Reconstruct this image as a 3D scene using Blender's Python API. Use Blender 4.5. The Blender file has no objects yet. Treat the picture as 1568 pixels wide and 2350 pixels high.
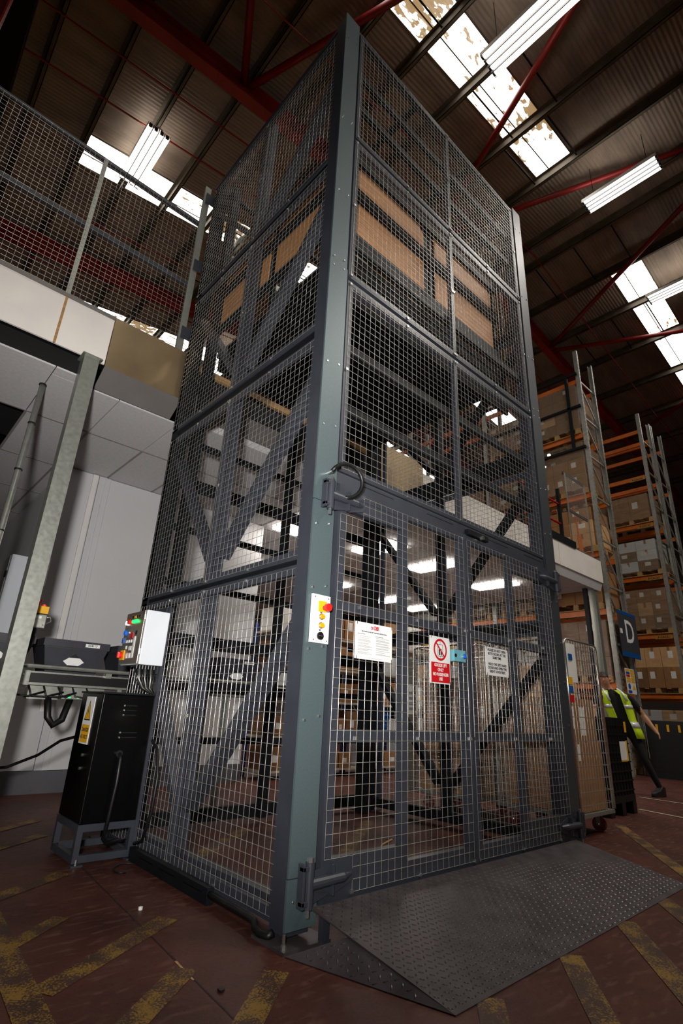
import bpy, math, random
from mathutils import Vector, Matrix, Euler
random.seed(7)
scene = bpy.context.scene
COL = scene.collection

# ------------------------------------------------------------------ camera
CAM = Vector((-1.7264, -2.1762, 0.95))
cd = bpy.data.cameras.new('camera'); cam = bpy.data.objects.new('camera', cd); COL.objects.link(cam)
cam.matrix_world = Matrix(((0.73468847, -0.27052571, -0.62213238, CAM.x),
                           (-0.67693318, -0.23196693, -0.69853619, CAM.y),
                           (0.04465786, 0.93434853, -0.35355126, CAM.z), (0, 0, 0, 1)))
cd.sensor_fit = 'VERTICAL'; cd.sensor_height = 36.0; cd.lens = 36.0 * 1206 / 2350
cd.clip_start = 0.05; cd.clip_end = 200
scene.camera = cam
# ------------------------------------------------------------------ world, lights, exposure
w = bpy.data.worlds.new('world'); scene.world = w; w.use_nodes = True
w.node_tree.nodes['Background'].inputs[0].default_value = (0.75, 0.85, 1.0, 1)
w.node_tree.nodes['Background'].inputs[1].default_value = 0.25
vs = scene.view_settings
vs.view_transform = 'Standard'; vs.look = 'None'; vs.exposure = 0.0; vs.gamma = 1.0; vs.use_curve_mapping = False

def lamp(name, kind, loc, energy, color=(1, 1, 1), target=None, **kw):
    l = bpy.data.lights.new(name, kind); l.energy = energy; l.color = color
    for k, v in kw.items(): setattr(l, k, v)
    o = bpy.data.objects.new(name, l); COL.objects.link(o); o.location = loc
    if target is not None:
        o.rotation_euler = (Vector(target) - Vector(loc)).to_track_quat('-Z', 'Y').to_euler()
    return o
# the photographer's flash, beside the camera
lamp('flash', 'SPOT', (-2.05, -2.30, 1.20), 1020, (1.0, 0.965, 0.93), target=(0.35, 1.4, 2.55),
     spot_size=math.radians(93), spot_blend=1.0, shadow_soft_size=0.10)
# unseen area lights added to brighten the hall, standing in for lamp rows
lamp('fill_area_a', 'AREA', (-1.5, -5.5, 10.6), 90, (1.0, 0.93, 0.84), target=(-1.5, -5.5, 0), shape='RECTANGLE', size=0.5, size_y=6.0)
lamp('fill_area_b', 'AREA', (7.0, -5.5, 10.9), 620, (1.0, 0.93, 0.84), target=(7.0, -5.5, 0), shape='RECTANGLE', size=0.5, size_y=6.0)

# ------------------------------------------------------------------ helpers
def lin(h):
    h = h.lstrip('#'); out = []
    for i in (0, 2, 4):
        c = int(h[i:i + 2], 16) / 255
        out.append(c / 12.92 if c <= 0.04045 else ((c + 0.055) / 1.055) ** 2.4)
    return tuple(out)

MATS = {}
def mat(name, col, rough=0.5, metal=0.0, var=0.12, scale=6.0, bump=0.0, bscale=80.0, col2=None, lo=0.35, hi=0.65,
        emit=None, estr=0.0, stretch=(1, 1, 1), rvar=0.0, trans=0.0, alpha=1.0, spec=0.5, detail=4.0):
    m = bpy.data.materials.new(name); m.use_nodes = True; MATS[name] = m
    nt = m.node_tree; N = nt.nodes; L = nt.links
    b = N['Principled BSDF']
    c = lin(col) if isinstance(col, str) else col
    c2 = lin(col2) if isinstance(col2, str) else col2
    tc = N.new('ShaderNodeTexCoord'); mp = N.new('ShaderNodeMapping'); mp.inputs['Scale'].default_value = stretch
    L.new(tc.outputs['Object'], mp.inputs['Vector'])
    nz = N.new('ShaderNodeTexNoise'); nz.inputs['Scale'].default_value = scale; nz.inputs['Detail'].default_value = detail
    L.new(mp.outputs[0], nz.inputs['Vector'])
    rp = N.new('ShaderNodeValToRGB'); rp.color_ramp.elements[0].position = lo; rp.color_ramp.elements[1].position = hi
    a0 = tuple(x * (1 - var) for x in c); a1 = tuple(min(1, x * (1 + var)) for x in c) if c2 is None else c2
    rp.color_ramp.elements[0].color = (*a0, 1); rp.color_ramp.elements[1].color = (*a1, 1)
    L.new(nz.outputs['Fac'], rp.inputs['Fac']); L.new(rp.outputs['Color'], b.inputs['Base Color'])
    b.inputs['Roughness'].default_value = rough; b.inputs['Metallic'].default_value = metal
    b.inputs['Specular IOR Level'].default_value = spec
    if rvar:
        mr = N.new('ShaderNodeMapRange'); mr.inputs['To Min'].default_value = max(0.02, rough - rvar); mr.inputs['To Max'].default_value = min(1, rough + rvar)
        L.new(nz.outputs['Fac'], mr.inputs['Value']); L.new(mr.outputs[0], b.inputs['Roughness'])
    if bump:
        n2 = N.new('ShaderNodeTexNoise'); n2.inputs['Scale'].default_value = bscale; L.new(mp.outputs[0], n2.inputs['Vector'])
        bp = N.new('ShaderNodeBump'); bp.inputs['Strength'].default_value = bump; bp.inputs['Distance'].default_value = 0.01
        L.new(n2.outputs['Fac'], bp.inputs['Height']); L.new(bp.outputs[0], b.inputs['Normal'])
    if emit is not None:
        e = lin(emit) if isinstance(emit, str) else emit
        b.inputs['Emission Color'].default_value = (*e, 1); b.inputs['Emission Strength'].default_value = estr
    if trans: b.inputs['Transmission Weight'].default_value = trans
    if alpha < 1: b.inputs['Alpha'].default_value = alpha
    return m

class MB:
    def __init__(s): s.v = []; s.f = []
    def quad(s, *p):
        i = len(s.v); s.v += [tuple(q) for q in p]; s.f.append(tuple(range(i, i + len(p)))); return s
    def box(s, x0, x1, y0, y1, z0, z1):
        i = len(s.v)
        s.v += [(x0, y0, z0), (x1, y0, z0), (x1, y1, z0), (x0, y1, z0), (x0, y0, z1), (x1, y0, z1), (x1, y1, z1), (x0, y1, z1)]
        s.f += [tuple(i + k for k in q) for q in ((0, 3, 2, 1), (4, 5, 6, 7), (0, 1, 5, 4), (1, 2, 6, 5), (2, 3, 7, 6), (3, 0, 4, 7))]
        return s
    def bar(s, p, q, w, h, up=(0, 0, 1)):
        p = Vector(p); q = Vector(q); d = (q - p).normalized(); u = Vector(up)
        if abs(d.dot(u)) > 0.98: u = Vector((0, 1, 0))
        a = d.cross(u).normalized(); b = a.cross(d).normalized()
        i = len(s.v)
        for e in (p, q):
            for (sa, sb) in ((-1, -1), (1, -1), (1, 1), (-1, 1)):
                s.v.append(tuple(e + a * (sa * w / 2) + b * (sb * h / 2)))
        s.f += [tuple(i + k for k in t) for t in ((3, 2, 1, 0), (4, 5, 6, 7), (0, 1, 5, 4), (1, 2, 6, 5), (2, 3, 7, 6), (3, 0, 4, 7))]
        return s
    def cyl(s, p, q, r, n=8, r2=None, caps=True):
        p = Vector(p); q = Vector(q); d = (q - p).normalized(); r2 = r if r2 is None else r2
        u = Vector((0, 0, 1)) if abs(d.z) < 0.9 else Vector((1, 0, 0))
        a = d.cross(u).normalized(); b = d.cross(a).normalized(); i = len(s.v)
        for e, rr in ((p, r), (q, r2)):
            for k in range(n):
                t = 2 * math.pi * k / n; s.v.append(tuple(e + a * (rr * math.cos(t)) + b * (rr * math.sin(t))))
        for k in range(n): s.f.append((i + k, i + (k + 1) % n, i + n + (k + 1) % n, i + n + k))
        if caps: s.f.append(tuple(i + k for k in reversed(range(n)))); s.f.append(tuple(i + n + k for k in range(n)))
        return s
    def tube(s, pts, r, n=8, rs=None):
        pts = [Vector(p) for p in pts]; i = len(s.v); m = len(pts); prev = None
        for k, p in enumerate(pts):
            d = (pts[min(k + 1, m - 1)] - pts[max(k - 1, 0)]).normalized()
            if prev is None:
                u = Vector((0, 0, 1)) if abs(d.z) < 0.9 else Vector((1, 0, 0)); a = d.cross(u).normalized()
            else:
                a = (prev - d * prev.dot(d)).normalized()
            prev = a; b = d.cross(a); rr = rs[k] if rs else r
            for j in range(n):
                t = 2 * math.pi * j / n; s.v.append(tuple(p + a * (rr * math.cos(t)) + b * (rr * math.sin(t))))
        for k in range(m - 1):
            for j in range(n):
                s.f.append((i + k * n + j, i + k * n + (j + 1) % n, i + (k + 1) * n + (j + 1) % n, i + (k + 1) * n + j))
        s.f.append(tuple(i + j for j in reversed(range(n)))); s.f.append(tuple(i + (m - 1) * n + j for j in range(n)))
        return s
    def prism(s, poly, axis, a, b):
        # poly: list of 2D points in the two other axes, extruded from a to b along axis
        i = len(s.v); n = len(poly)
        def P(u, v, t): return {'x': (t, u, v), 'y': (u, t, v), 'z': (u, v, t)}[axis]
        for t in (a, b):
            for (u, v) in poly: s.v.append(P(u, v, t))
        s.f.append(tuple(i + k for k in range(n))); s.f.append(tuple(i + n + k for k in reversed(range(n))))
        for k in range(n): s.f.append((i + (k + 1) % n, i + k, i + n + k, i + n + (k + 1) % n))
        return s
    def disc(s, c, r, axis='y', n=20, t=0.002, r2=None):
        c = Vector(c); d = {'x': Vector((t, 0, 0)), 'y': Vector((0, t, 0)), 'z': Vector((0, 0, t))}[axis]
        return s.cyl(c, c + d, r, n, r2)
    def ring(s, c, r0, r1, y, t=0.001, n=32):
        i = len(s.v)
        for k in range(n):
            a = 2 * math.pi * k / n
            for r in (r0, r1):
                s.v.append((c[0] + r * math.cos(a), y, c[1] + r * math.sin(a)))
        for k in range(n):
            j = (k + 1) % n; s.f.append((i + 2 * k, i + 2 * j, i + 2 * j + 1, i + 2 * k + 1))
        return s
    def mesh(s, name, smooth=False, off=(0, 0, 0)):
        me = bpy.data.meshes.new(name); ox, oy, oz = off
        me.from_pydata([(x - ox, y - oy, z - oz) for x, y, z in s.v], [], s.f)
        if smooth: me.polygons.foreach_set('use_smooth', [True] * len(me.polygons))
        me.update(); return me
    def build(s, name, m, parent=None, smooth=False, label=None, bevel=0, fix=False):
        off = wloc(parent) if parent else (0, 0, 0)
        me = s.mesh(name, smooth, off); me.materials.append(M(m))
        if fix:
            import bmesh
            bm = bmesh.new(); bm.from_mesh(me); bmesh.ops.recalc_face_normals(bm, faces=bm.faces); bm.to_mesh(me); bm.free()
        o = bpy.data.objects.new(name, me); COL.objects.link(o); o.parent = parent
        if label: o['label'] = label
        if bevel:
            b = o.modifiers.new('bevel', 'BEVEL'); b.width = bevel; b.segments = 2; b.limit_method = 'ANGLE'
        return o
def M(m): return MATS[m] if isinstance(m, str) else m
def wloc(o):
    v = Vector((0, 0, 0))
    while o is not None: v = v + o.location; o = o.parent
    return tuple(v)
def tag(o, label=None, cat=None, group=None, kind=None):
    for k, v in (('label', label), ('category', cat), ('group', group), ('kind', kind)):
        if v is not None: o[k] = v
    return o
def thing(name, label, cat, loc=(0, 0, 0), rz=0.0, group=None, kind=None):
    o = bpy.data.objects.new(name, None); COL.objects.link(o); o.location = loc; o.rotation_euler = (0, 0, rz)
    o.empty_display_size = 0.1
    return tag(o, label, cat, group, kind)
def inst(me, name, loc, parent=None, rot=None, scale=None):
    o = bpy.data.objects.new(name, me); COL.objects.link(o)
    if parent: loc = tuple(Vector(loc) - Vector(wloc(parent)))
    o.parent = parent; o.location = loc
    if rot: o.rotation_euler = rot
    if scale: o.scale = scale
    return o
def dup(root, loc, rz=0.0, label=None, group=None, scale=None):
    r = root.copy(); COL.objects.link(r); r.location = loc; r.rotation_euler = (0, 0, rz)
    if scale: r.scale = scale
    if label: r['label'] = label
    if group: r['group'] = group
    for ch in list(root.children):
        c = ch.copy(); COL.objects.link(c); c.parent = r
        for g in list(ch.children):
            d = g.copy(); COL.objects.link(d); d.parent = c
    return r
RF = (math.pi / 2, 0, 0)                       # lettering that faces -Y
RL = (math.pi / 2, 0, -math.pi / 2)            # lettering that faces -X
def text(s, name, m, loc, size, rot=RF, parent=None, align='CENTER', sx=1.0, off=0.0, ext=0.0004, bold=0.0):
    cu = bpy.data.curves.new(name, 'FONT'); cu.body = s; cu.size = size; cu.align_x = align; cu.align_y = 'CENTER'
    cu.extrude = ext; cu.offset = bold; cu.resolution_u = 3; cu.space_line = 1.0
    t = bpy.data.objects.new('tmp', cu); COL.objects.link(t)
    me = bpy.data.meshes.new_from_object(t.evaluated_get(bpy.context.evaluated_depsgraph_get()))
    bpy.data.objects.remove(t); bpy.data.curves.remove(cu)
    me.name = name; me.materials.clear(); me.materials.append(M(m))
    return inst(me, name, loc, parent, rot, (sx, 1, 1))

# ------------------------------------------------------------------ materials
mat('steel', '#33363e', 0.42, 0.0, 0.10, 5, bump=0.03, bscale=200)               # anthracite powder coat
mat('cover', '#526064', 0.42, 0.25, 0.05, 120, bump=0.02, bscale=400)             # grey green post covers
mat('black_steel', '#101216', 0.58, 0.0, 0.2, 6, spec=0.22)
mat('black_gloss', '#030303', 0.32, 0.0, 0.1, 6, spec=0.2)
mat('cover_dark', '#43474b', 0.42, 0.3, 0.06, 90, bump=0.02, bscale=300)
mat('black_plastic', '#0b0b0c', 0.45, 0.0, 0.2, 20)
mat('wire', '#c6c4be', 0.28, 0.78, 0.05, 40)
mat('galv', '#a4a79f', 0.42, 0.75, 0.07, 30, rvar=0.10, detail=6)
mat('zinc', '#d8d8d4', 0.25, 0.95, 0.05, 40)
mat('ply', '#c98f58', 0.6, 0.0, 0.16, 3.0, stretch=(1, 1, 14), detail=6)
mat('plate', '#494244', 0.46, 0.30, 0.16, 9, rvar=0.12, bump=0.04, bscale=150)
mat('lug', '#4a4244', 0.34, 0.45, 0.12, 30)
mat('white_paint', '#dedad6', 0.45, 0.0, 0.03, 3)
mat('white_print', '#e9e9e7', 0.45, 0.0, 0.01, 3)
mat('red', '#c4141c', 0.45, 0.0, 0.03, 3)
mat('red_gloss', '#d3231d', 0.25, 0.0, 0.03, 3)
mat('amber', '#e8960c', 0.25, 0.0, 0.03, 3, emit='#e8960c', estr=0.15)
mat('bay_tag', '#a8772a', 0.6, 0.0, 0.05, 3)
mat('sign_grey', '#3d3d43', 0.5, 0.0, 0.04, 3)
mat('yellow', '#e6ac14', 0.5, 0.0, 0.04, 3)
mat('black_print', '#111113', 0.5, 0.0, 0.02, 3)
mat('grey_print', '#8d8d90', 0.5, 0.0, 0.02, 3)
mat('blue_print', '#1c4f9c', 0.5, 0.0, 0.02, 3)
mat('cyan_box', '#6aa7b4', 0.4, 0.0, 0.05, 10)
mat('blue_btn', '#1a5fc4', 0.2, 0.0, 0.02, 3, emit='#1a5fc4', estr=0.3)
mat('stainless', '#b9b3aa', 0.32, 0.9, 0.06, 60, rvar=0.06)
mat('box_white', '#d9dee4', 0.4, 0.0, 0.02, 3)
mat('roof_red', '#8a1a17', 0.45, 0.0, 0.2, 2.0)
mat('purlin', '#5c5244', 0.6, 0.2, 0.25, 3.0, rvar=0.15)
mat('roof_sheet', '#85766a', 0.65, 0.0, 0.22, 1.2, stretch=(0.6, 2.0, 1))
mat('brass_sheet', '#c0a884', 0.34, 0.85, 0.10, 2.5, rvar=0.08)
mat('soffit', '#7b7673', 0.5, 0.3, 0.06, 3)
mat('fascia', '#ebe5de', 0.5, 0.0, 0.04, 2.5)
mat('tile', '#c9c7c8', 0.8, 0.0, 0.05, 30, bump=0.04, bscale=120)
mat('tile_grid', '#8c8886', 0.6, 0.0, 0.05, 3)
mat('partition', '#c9c9cb', 0.45, 0.0, 0.03, 0.8)
mat('skirt', '#55545a', 0.5, 0.0, 0.08, 3)
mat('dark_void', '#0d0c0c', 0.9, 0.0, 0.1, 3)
mat('wall_clad', '#4a4038', 0.7, 0.0, 0.15, 0.6)
mat('platform_black', '#060708', 0.7, 0.0, 0.1, 6, spec=0.1)
mat('card', '#94693f', 0.75, 0.0, 0.10, 5, bump=0.03, bscale=60)
mat('card_b', '#785535', 0.75, 0.0, 0.12, 5, bump=0.03, bscale=60)
mat('card_c', '#c79c6c', 0.75, 0.0, 0.10, 5)
mat('card_w', '#cfd2d4', 0.6, 0.0, 0.05, 5)
mat('tape', '#8f6a40', 0.25, 0.0, 0.05, 5)
mat('paper', '#e2e0da', 0.6, 0.0, 0.03, 5)
mat('wood', '#a98452', 0.7, 0.0, 0.22, 8, stretch=(1, 6, 6))
mat('orange_beam', '#c8661c', 0.45, 0.0, 0.10, 4)
mat('rack_grey', '#a6a69f', 0.4, 0.55, 0.12, 12)
mat('blue_upright', '#1c2f74', 0.45, 0.1, 0.08, 6)
mat('shelf_board', '#b8b0a0', 0.6, 0.1, 0.12, 6)
mat('crate', '#2f2f37', 0.5, 0.0, 0.10, 12)
mat('blue_plastic', '#12508f', 0.35, 0.0, 0.06, 8)
mat('hivis', '#b7d414', 0.6, 0.0, 0.10, 9, emit='#b7d414', estr=0.06)
mat('reflective', '#e8ecec', 0.3, 0.3, 0.03, 9)
mat('skin', '#b98568', 0.5, 0.0, 0.06, 12)
mat('hair', '#2b1c13', 0.6, 0.0, 0.2, 60)
mat('cloth_black', '#101114', 0.85, 0.0, 0.15, 30)
mat('rubber', '#1b1210', 0.6, 0.0, 0.15, 20)
mat('tyre_red', '#5a2018', 0.5, 0.0, 0.12, 20)
mat('lamp_body', '#d8d4cc', 0.35, 0.2, 0.03, 5)
mat('tube_glow', '#ffffff', 0.5, 0, 0, 3, emit=(1.0, 0.93, 0.82), estr=8)
mat('panel_glow', '#ffffff', 0.5, 0, 0, 3, emit=(1.0, 0.92, 0.84), estr=17)
mat('led_green', '#20d060', 0.3, 0, 0, 3, emit='#20e060', estr=2.2)
mat('led_white', '#ffffff', 0.3, 0, 0, 3, emit='#ffffff', estr=2.2)
mat('led_red', '#e02020', 0.3, 0, 0, 3, emit='#ff2010', estr=1.2)
mat('white_line', '#a59880', 0.7, 0.0, 0.2, 9)

def special_materials():
    # painted concrete: brown red with scuffs and bare patches
    m = bpy.data.materials.new('floor_paint'); m.use_nodes = True; MATS['floor_paint'] = m
    nt = m.node_tree; N = nt.nodes; L = nt.links; b = N['Principled BSDF']
    tc = N.new('ShaderNodeTexCoord')
    def noise(sc, det=6, st=(1, 1, 1)):
        mp = N.new('ShaderNodeMapping'); mp.inputs['Scale'].default_value = st; L.new(tc.outputs['Object'], mp.inputs[0])
        n = N.new('ShaderNodeTexNoise'); n.inputs['Scale'].default_value = sc; n.inputs['Detail'].default_value = det; L.new(mp.outputs[0], n.inputs['Vector']); return n
    def ramp(n, p0, c0, p1, c1):
        r = N.new('ShaderNodeValToRGB'); e = r.color_ramp.elements; e[0].position = p0; e[1].position = p1; e[0].color = (*c0, 1); e[1].color = (*c1, 1)
        L.new(n.outputs['Fac'], r.inputs[0]); return r
    r1 = ramp(noise(2.2), 0.35, lin('#3f2019'), 0.7, lin('#552f26'))
    r2 = ramp(noise(9, 8, (1, 3, 1)), 0.54, (0, 0, 0), 0.78, (1, 1, 1))
    r3 = ramp(noise(46, 8), 0.60, (0, 0, 0), 0.74, (1, 1, 1))
    mx = N.new('ShaderNodeMixRGB'); mx.inputs[2].default_value = (*lin('#64463a'), 1); L.new(r2.outputs[0], mx.inputs[0]); L.new(r1.outputs[0], mx.inputs[1])
    m2 = N.new('ShaderNodeMixRGB'); m2.inputs[2].default_value = (*lin('#2c1610'), 1); L.new(r3.outputs[0], m2.inputs[0]); L.new(mx.outputs[0], m2.inputs[1])
    L.new(m2.outputs[0], b.inputs['Base Color'])
    mr = N.new('ShaderNodeMapRange'); b.inputs['Specular IOR Level'].default_value = 0.25; mr.inputs['To Min'].default_value = 0.5; mr.inputs['To Max'].default_value = 0.85; L.new(r2.outputs[0], mr.inputs[0]); L.new(mr.outputs[0], b.inputs['Roughness'])
    bp = N.new('ShaderNodeBump'); bp.inputs['Strength'].default_value = 0.12; bp.inputs['Distance'].default_value = 0.01
    L.new(noise(60).outputs['Fac'], bp.inputs['Height']); L.new(bp.outputs[0], b.inputs['Normal'])
    # worn yellow floor paint
    m = bpy.data.materials.new('floor_yellow'); m.use_nodes = True; MATS['floor_yellow'] = m
    nt = m.node_tree; N = nt.nodes; L = nt.links; b = N['Principled BSDF']; tc = N.new('ShaderNodeTexCoord')
    n1 = noise(130, 10); n2 = noise(7, 6)
    ad = N.new('ShaderNodeMath'); ad.operation = 'ADD'; L.new(n1.outputs['Fac'], ad.inputs[0]); L.new(n2.outputs['Fac'], ad.inputs[1])
    r = N.new('ShaderNodeValToRGB'); e = r.color_ramp.elements; e[0].position = 0.485; e[1].position = 0.555
    hf = N.new('ShaderNodeMath'); hf.operation = 'MULTIPLY'; hf.inputs[1].default_value = 0.5; L.new(ad.outputs[0], hf.inputs[0]); L.new(hf.outputs[0], r.inputs[0])
    mx = N.new('ShaderNodeMixRGB'); mx.inputs[1].default_value = (*lin('#3c2319'), 1); mx.inputs[2].default_value = (*lin('#80601a'), 1)
    L.new(r.outputs[0], mx.inputs[0]); L.new(mx.outputs[0], b.inputs['Base Color']); b.inputs['Roughness'].default_value = 0.6
    # translucent roof light sheet: daylight through dirty plastic
    m = bpy.data.materials.new('rooflight'); m.use_nodes = True; MATS['rooflight'] = m
    nt = m.node_tree; N = nt.nodes; L = nt.links; b = N['Principled BSDF']; tc = N.new('ShaderNodeTexCoord')
    n1 = noise(5.0, 10, (1, 2.2, 1)); n2 = noise(0.5, 2)
    ad = N.new('ShaderNodeMath'); ad.operation = 'MULTIPLY_ADD'; L.new(n1.outputs['Fac'], ad.inputs[0]); ad.inputs[1].default_value = 0.7; L.new(n2.outputs['Fac'], ad.inputs[2])
    r = N.new('ShaderNodeValToRGB'); e = r.color_ramp.elements; e[0].position = 0.99; e[0].color = (1.0, 0.97, 0.9, 1); e[1].position = 1.19; e[1].color = (0.07, 0.045, 0.02, 1)
    L.new(ad.outputs[0], r.inputs[0]); b.inputs['Base Color'].default_value = (0.8, 0.78, 0.7, 1)
    L.new(r.outputs[0], b.inputs['Emission Color']); b.inputs['Emission Strength'].default_value = 4.5
    # stretch film
    m = bpy.data.materials.new('film'); m.use_nodes = True; MATS['film'] = m
    nt = m.node_tree; N = nt.nodes; L = nt.links; b = N['Principled BSDF']; tc = N.new('ShaderNodeTexCoord')
    b.inputs['Base Color'].default_value = (0.30, 0.26, 0.20, 1); b.inputs['Roughness'].default_value = 0.10; b.inputs['Specular IOR Level'].default_value = 1.0; b.inputs['Alpha'].default_value = 0.30
    n1 = noise(3.0, 6, (1, 1, 3)); bp = N.new('ShaderNodeBump'); bp.inputs['Strength'].default_value = 0.9; bp.inputs['Distance'].default_value = 0.08
    L.new(n1.outputs['Fac'], bp.inputs['Height']); L.new(bp.outputs[0], b.inputs['Normal'])
special_materials()

# ================================================================== THE SETTING
# ---- floor
fl = MB().box(-10, 27, -10, 24, -0.2, 0).build('floor', 'floor_paint'); tag(fl, 'brown red painted concrete floor of the hall', None, None, 'structure')
NS = [0]
def stripe(p, q, w_, m='floor_yellow', name='floor_marking'):
    NS[0] += 1; zs = 0.0016 + 0.00012 * NS[0]
    p = Vector((*p, zs)); q = Vector((*q, zs)); d = (q - p).normalized(); n = Vector((-d.y, d.x, 0)) * (w_ / 2)
    MB().quad(p - n, q - n, q + n, p + n).build(name, m, fl)
for p, q, w_ in [((-0.27, 0.55), (-0.92, 0.16), 0.105), ((-0.44, 0.04), (-0.95, -0.36), 0.10), ((-0.17, -0.18), (-0.75, -0.66), 0.10),
                 ((-0.90, 1.35), (-1.02, -0.6), 0.11), ((-0.45, 1.52), (-0.90, 1.23), 0.10), ((-0.66, 0.83), (-0.92, 0.62), 0.08),
                 ((0.33, -0.80), (-0.1, -1.15), 0.10), ((0.95, -0.80), (0.2, -1.37), 0.10), ((1.60, -0.78), (0.7, -1.46), 0.11),
                 ((2.20, -0.76), (1.3, -1.46), 0.11), ((4.5, 0.38), (2.4, -1.05), 0.10), ((5.0, -0.1), (3.1, -1.4), 0.10),
                 ((1.6, 1.55), (0.9, 1.05), 0.11), ((2.3, 1.75), (1.1, 0.85), 0.10), ((1.1, 2.0), (0.3, 1.4), 0.11),
                 ((-0.3, 2.55), (-0.9, 2.1), 0.1), ((-0.2, 3.1), (-1.0, 2.5), 0.1)]:
    stripe(p, q, w_)
stripe((7.05, 1.10), (6.9, -0.6), 0.05, 'white_line'); stripe((5.82, 0.65), (5.4, -0.8), 0.05, 'white_line')
# a worn joint filled in the concrete
MB().quad((-0.325, 1.6, 0.0012), (-0.332, 1.6, 0.0012), (-0.52, -0.9, 0.0012), (-0.513, -0.9, 0.0012)).build('expansion_joint', 'rubber', fl)
MB().quad((-0.437, 0.12, 0.0014), (-0.447, 0.12, 0.0014), (-0.463, -0.06, 0.0014), (-0.455, -0.06, 0.0014)).build('joint_filler', 'wood', fl)

# ---- outer walls of the hall
for nm, b in (('wall_left', (-10.2, -10, -10, 24, 0, 13)), ('wall_right', (27, 27.2, -10, 24, 0, 13)),
              ('wall_back', (-10, 27, 24, 24.2, 0, 13)), ('wall_front', (-10, 27, -10.2, -10, 0, 13))):
    o = MB().box(*b).build(nm, 'wall_clad'); tag(o, 'dark clad %s wall of the hall' % nm[5:], None, None, 'structure')

# ---- roof: two corrugated slopes that meet at a ridge, and the next bay's slope beyond a valley gutter
XR = 8.9; TA = 0.1405
def rz(x):
    if x < -2.6: return 11.342 + TA * (-2.6) + TA * (-2.6 - x)
    return 11.342 + TA * x if x < XR else 11.342 + TA * XR - TA * (x - XR)
SHEET = 0.10
roof = thing('ceiling', 'brown corrugated pitched roof on dark purlins and red rafters', None, (0, 0, 11.3), kind='structure')
NX = [-1.95, -1.0, -0.07, 0.84, 1.82, 2.79, 3.96, 5.48, 6.9, 8.55]
FX = [9.25, 10.66, 12.1, 13.7, 15.4, 17.1, 18.8, 20.5, 22.2, 24.0, 25.8]
STRIPS = [(-5.46, -4.65), (0.59, 1.39), (6.63, 7.44), (11.80, 12.60)]
def corr(x0, x1, y0, y1, name):
    # sheet with 76 mm corrugations running up the slope
    mb = MB(); n = int((y1 - y0) / 0.019) + 1
    for k in range(n + 1):
        y = y0 + (y1 - y0) * k / n; h = 0.011 * math.cos(2 * math.pi * y / 0.0762)
        mb.v.append((x0, y, rz(x0) + SHEET + h)); mb.v.append((x1, y, rz(x1) + SHEET + h))
    for k in range(n): mb.f.append((2 * k, 2 * k + 1, 2 * k + 3, 2 * k + 2))
    return mb.build(name, 'roof_sheet', roof, smooth=True)
ys = [-10.0]
for a, b in STRIPS: ys += [a, b]
ys.append(24.0)
for k in range(0, len(ys), 2):
    corr(-2.6, XR, ys[k], ys[k + 1], 'roof_sheet'); corr(XR, 27, ys[k], ys[k + 1], 'roof_sheet')
corr(-10, -2.601, -10, 24, 'roof_sheet')
for (a, b) in STRIPS:                                    # sheet above and below each roof light strip
    corr(-2.6, -1.0, a, b, 'roof_sheet'); corr(6.9, XR, a, b, 'roof_sheet'); corr(XR, 10.66, a, b, 'roof_sheet'); corr(18.8, 27, a, b, 'roof_sheet')
wn = 0
for (a, b) in STRIPS:
    for xs in (NX[1:9], FX[1:7]):
        wn += 1
        W = thing('window_%d' % wn, 'strip of bright translucent roof light sheets', None, (xs[0], a, rz(xs[0])), kind='structure')
        for i in range(len(xs) - 1):
            mb = MB(); x0, x1 = xs[i], xs[i + 1]; n = int((b - a) / 0.019)
            for k in range(n + 1):
                y = a + (b - a) * k / n; h = 0.009 * math.cos(2 * math.pi * y / 0.0762)
                mb.v.append((x0, y, rz(x0) + SHEET + h)); mb.v.append((x1, y, rz(x1) + SHEET + h))
            for k in range(n): mb.f.append((2 * k, 2 * k + 1, 2 * k + 3, 2 * k + 2))
            mb.build('pane', 'rooflight', W, smooth=True)
        mb = MB(); ym = a + (b - a) * 0.62
        mb.bar((xs[0], ym, rz(xs[0]) + SHEET - 0.02), (xs[-1], ym, rz(xs[-1]) + SHEET - 0.02), 0.02, 0.012).build('glazing_bar', 'purlin', W)
        for e in (a, b):
            MB().bar((xs[0], e, rz(xs[0]) + SHEET - 0.01), (xs[-1], e, rz(xs[-1]) + SHEET - 0.01), 0.03, 0.02).build('edge_trim', 'purlin', W)
def zed(x, y0, y1, name='purlin', d=0.10, f=0.065, m='purlin'):
    z = rz(x); mb = MB()
    mb.box(x - 0.006, x + 0.006, y0, y1, z - d, z + d - 0.012)
    mb.box(x - 0.006, x + f, y0, y1, z - d, z - d + 0.012); mb.box(x - f, x + 0.006, y0, y1, z + d - 0.024, z + d - 0.012)
    mb.box(x + f - 0.012, x + f, y0, y1, z - d, z - d + 0.03)
    return mb.build(name, m, roof)
for x in NX + FX + [-4.2, -5.8, -7.4]: zed(x, -10, 24)
MB().box(-2.95, -2.25, -10, 24, rz(-2.6) - 0.55, rz(-2.6) - 0.02).build('valley_gutter', 'black_steel', roof)
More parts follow.
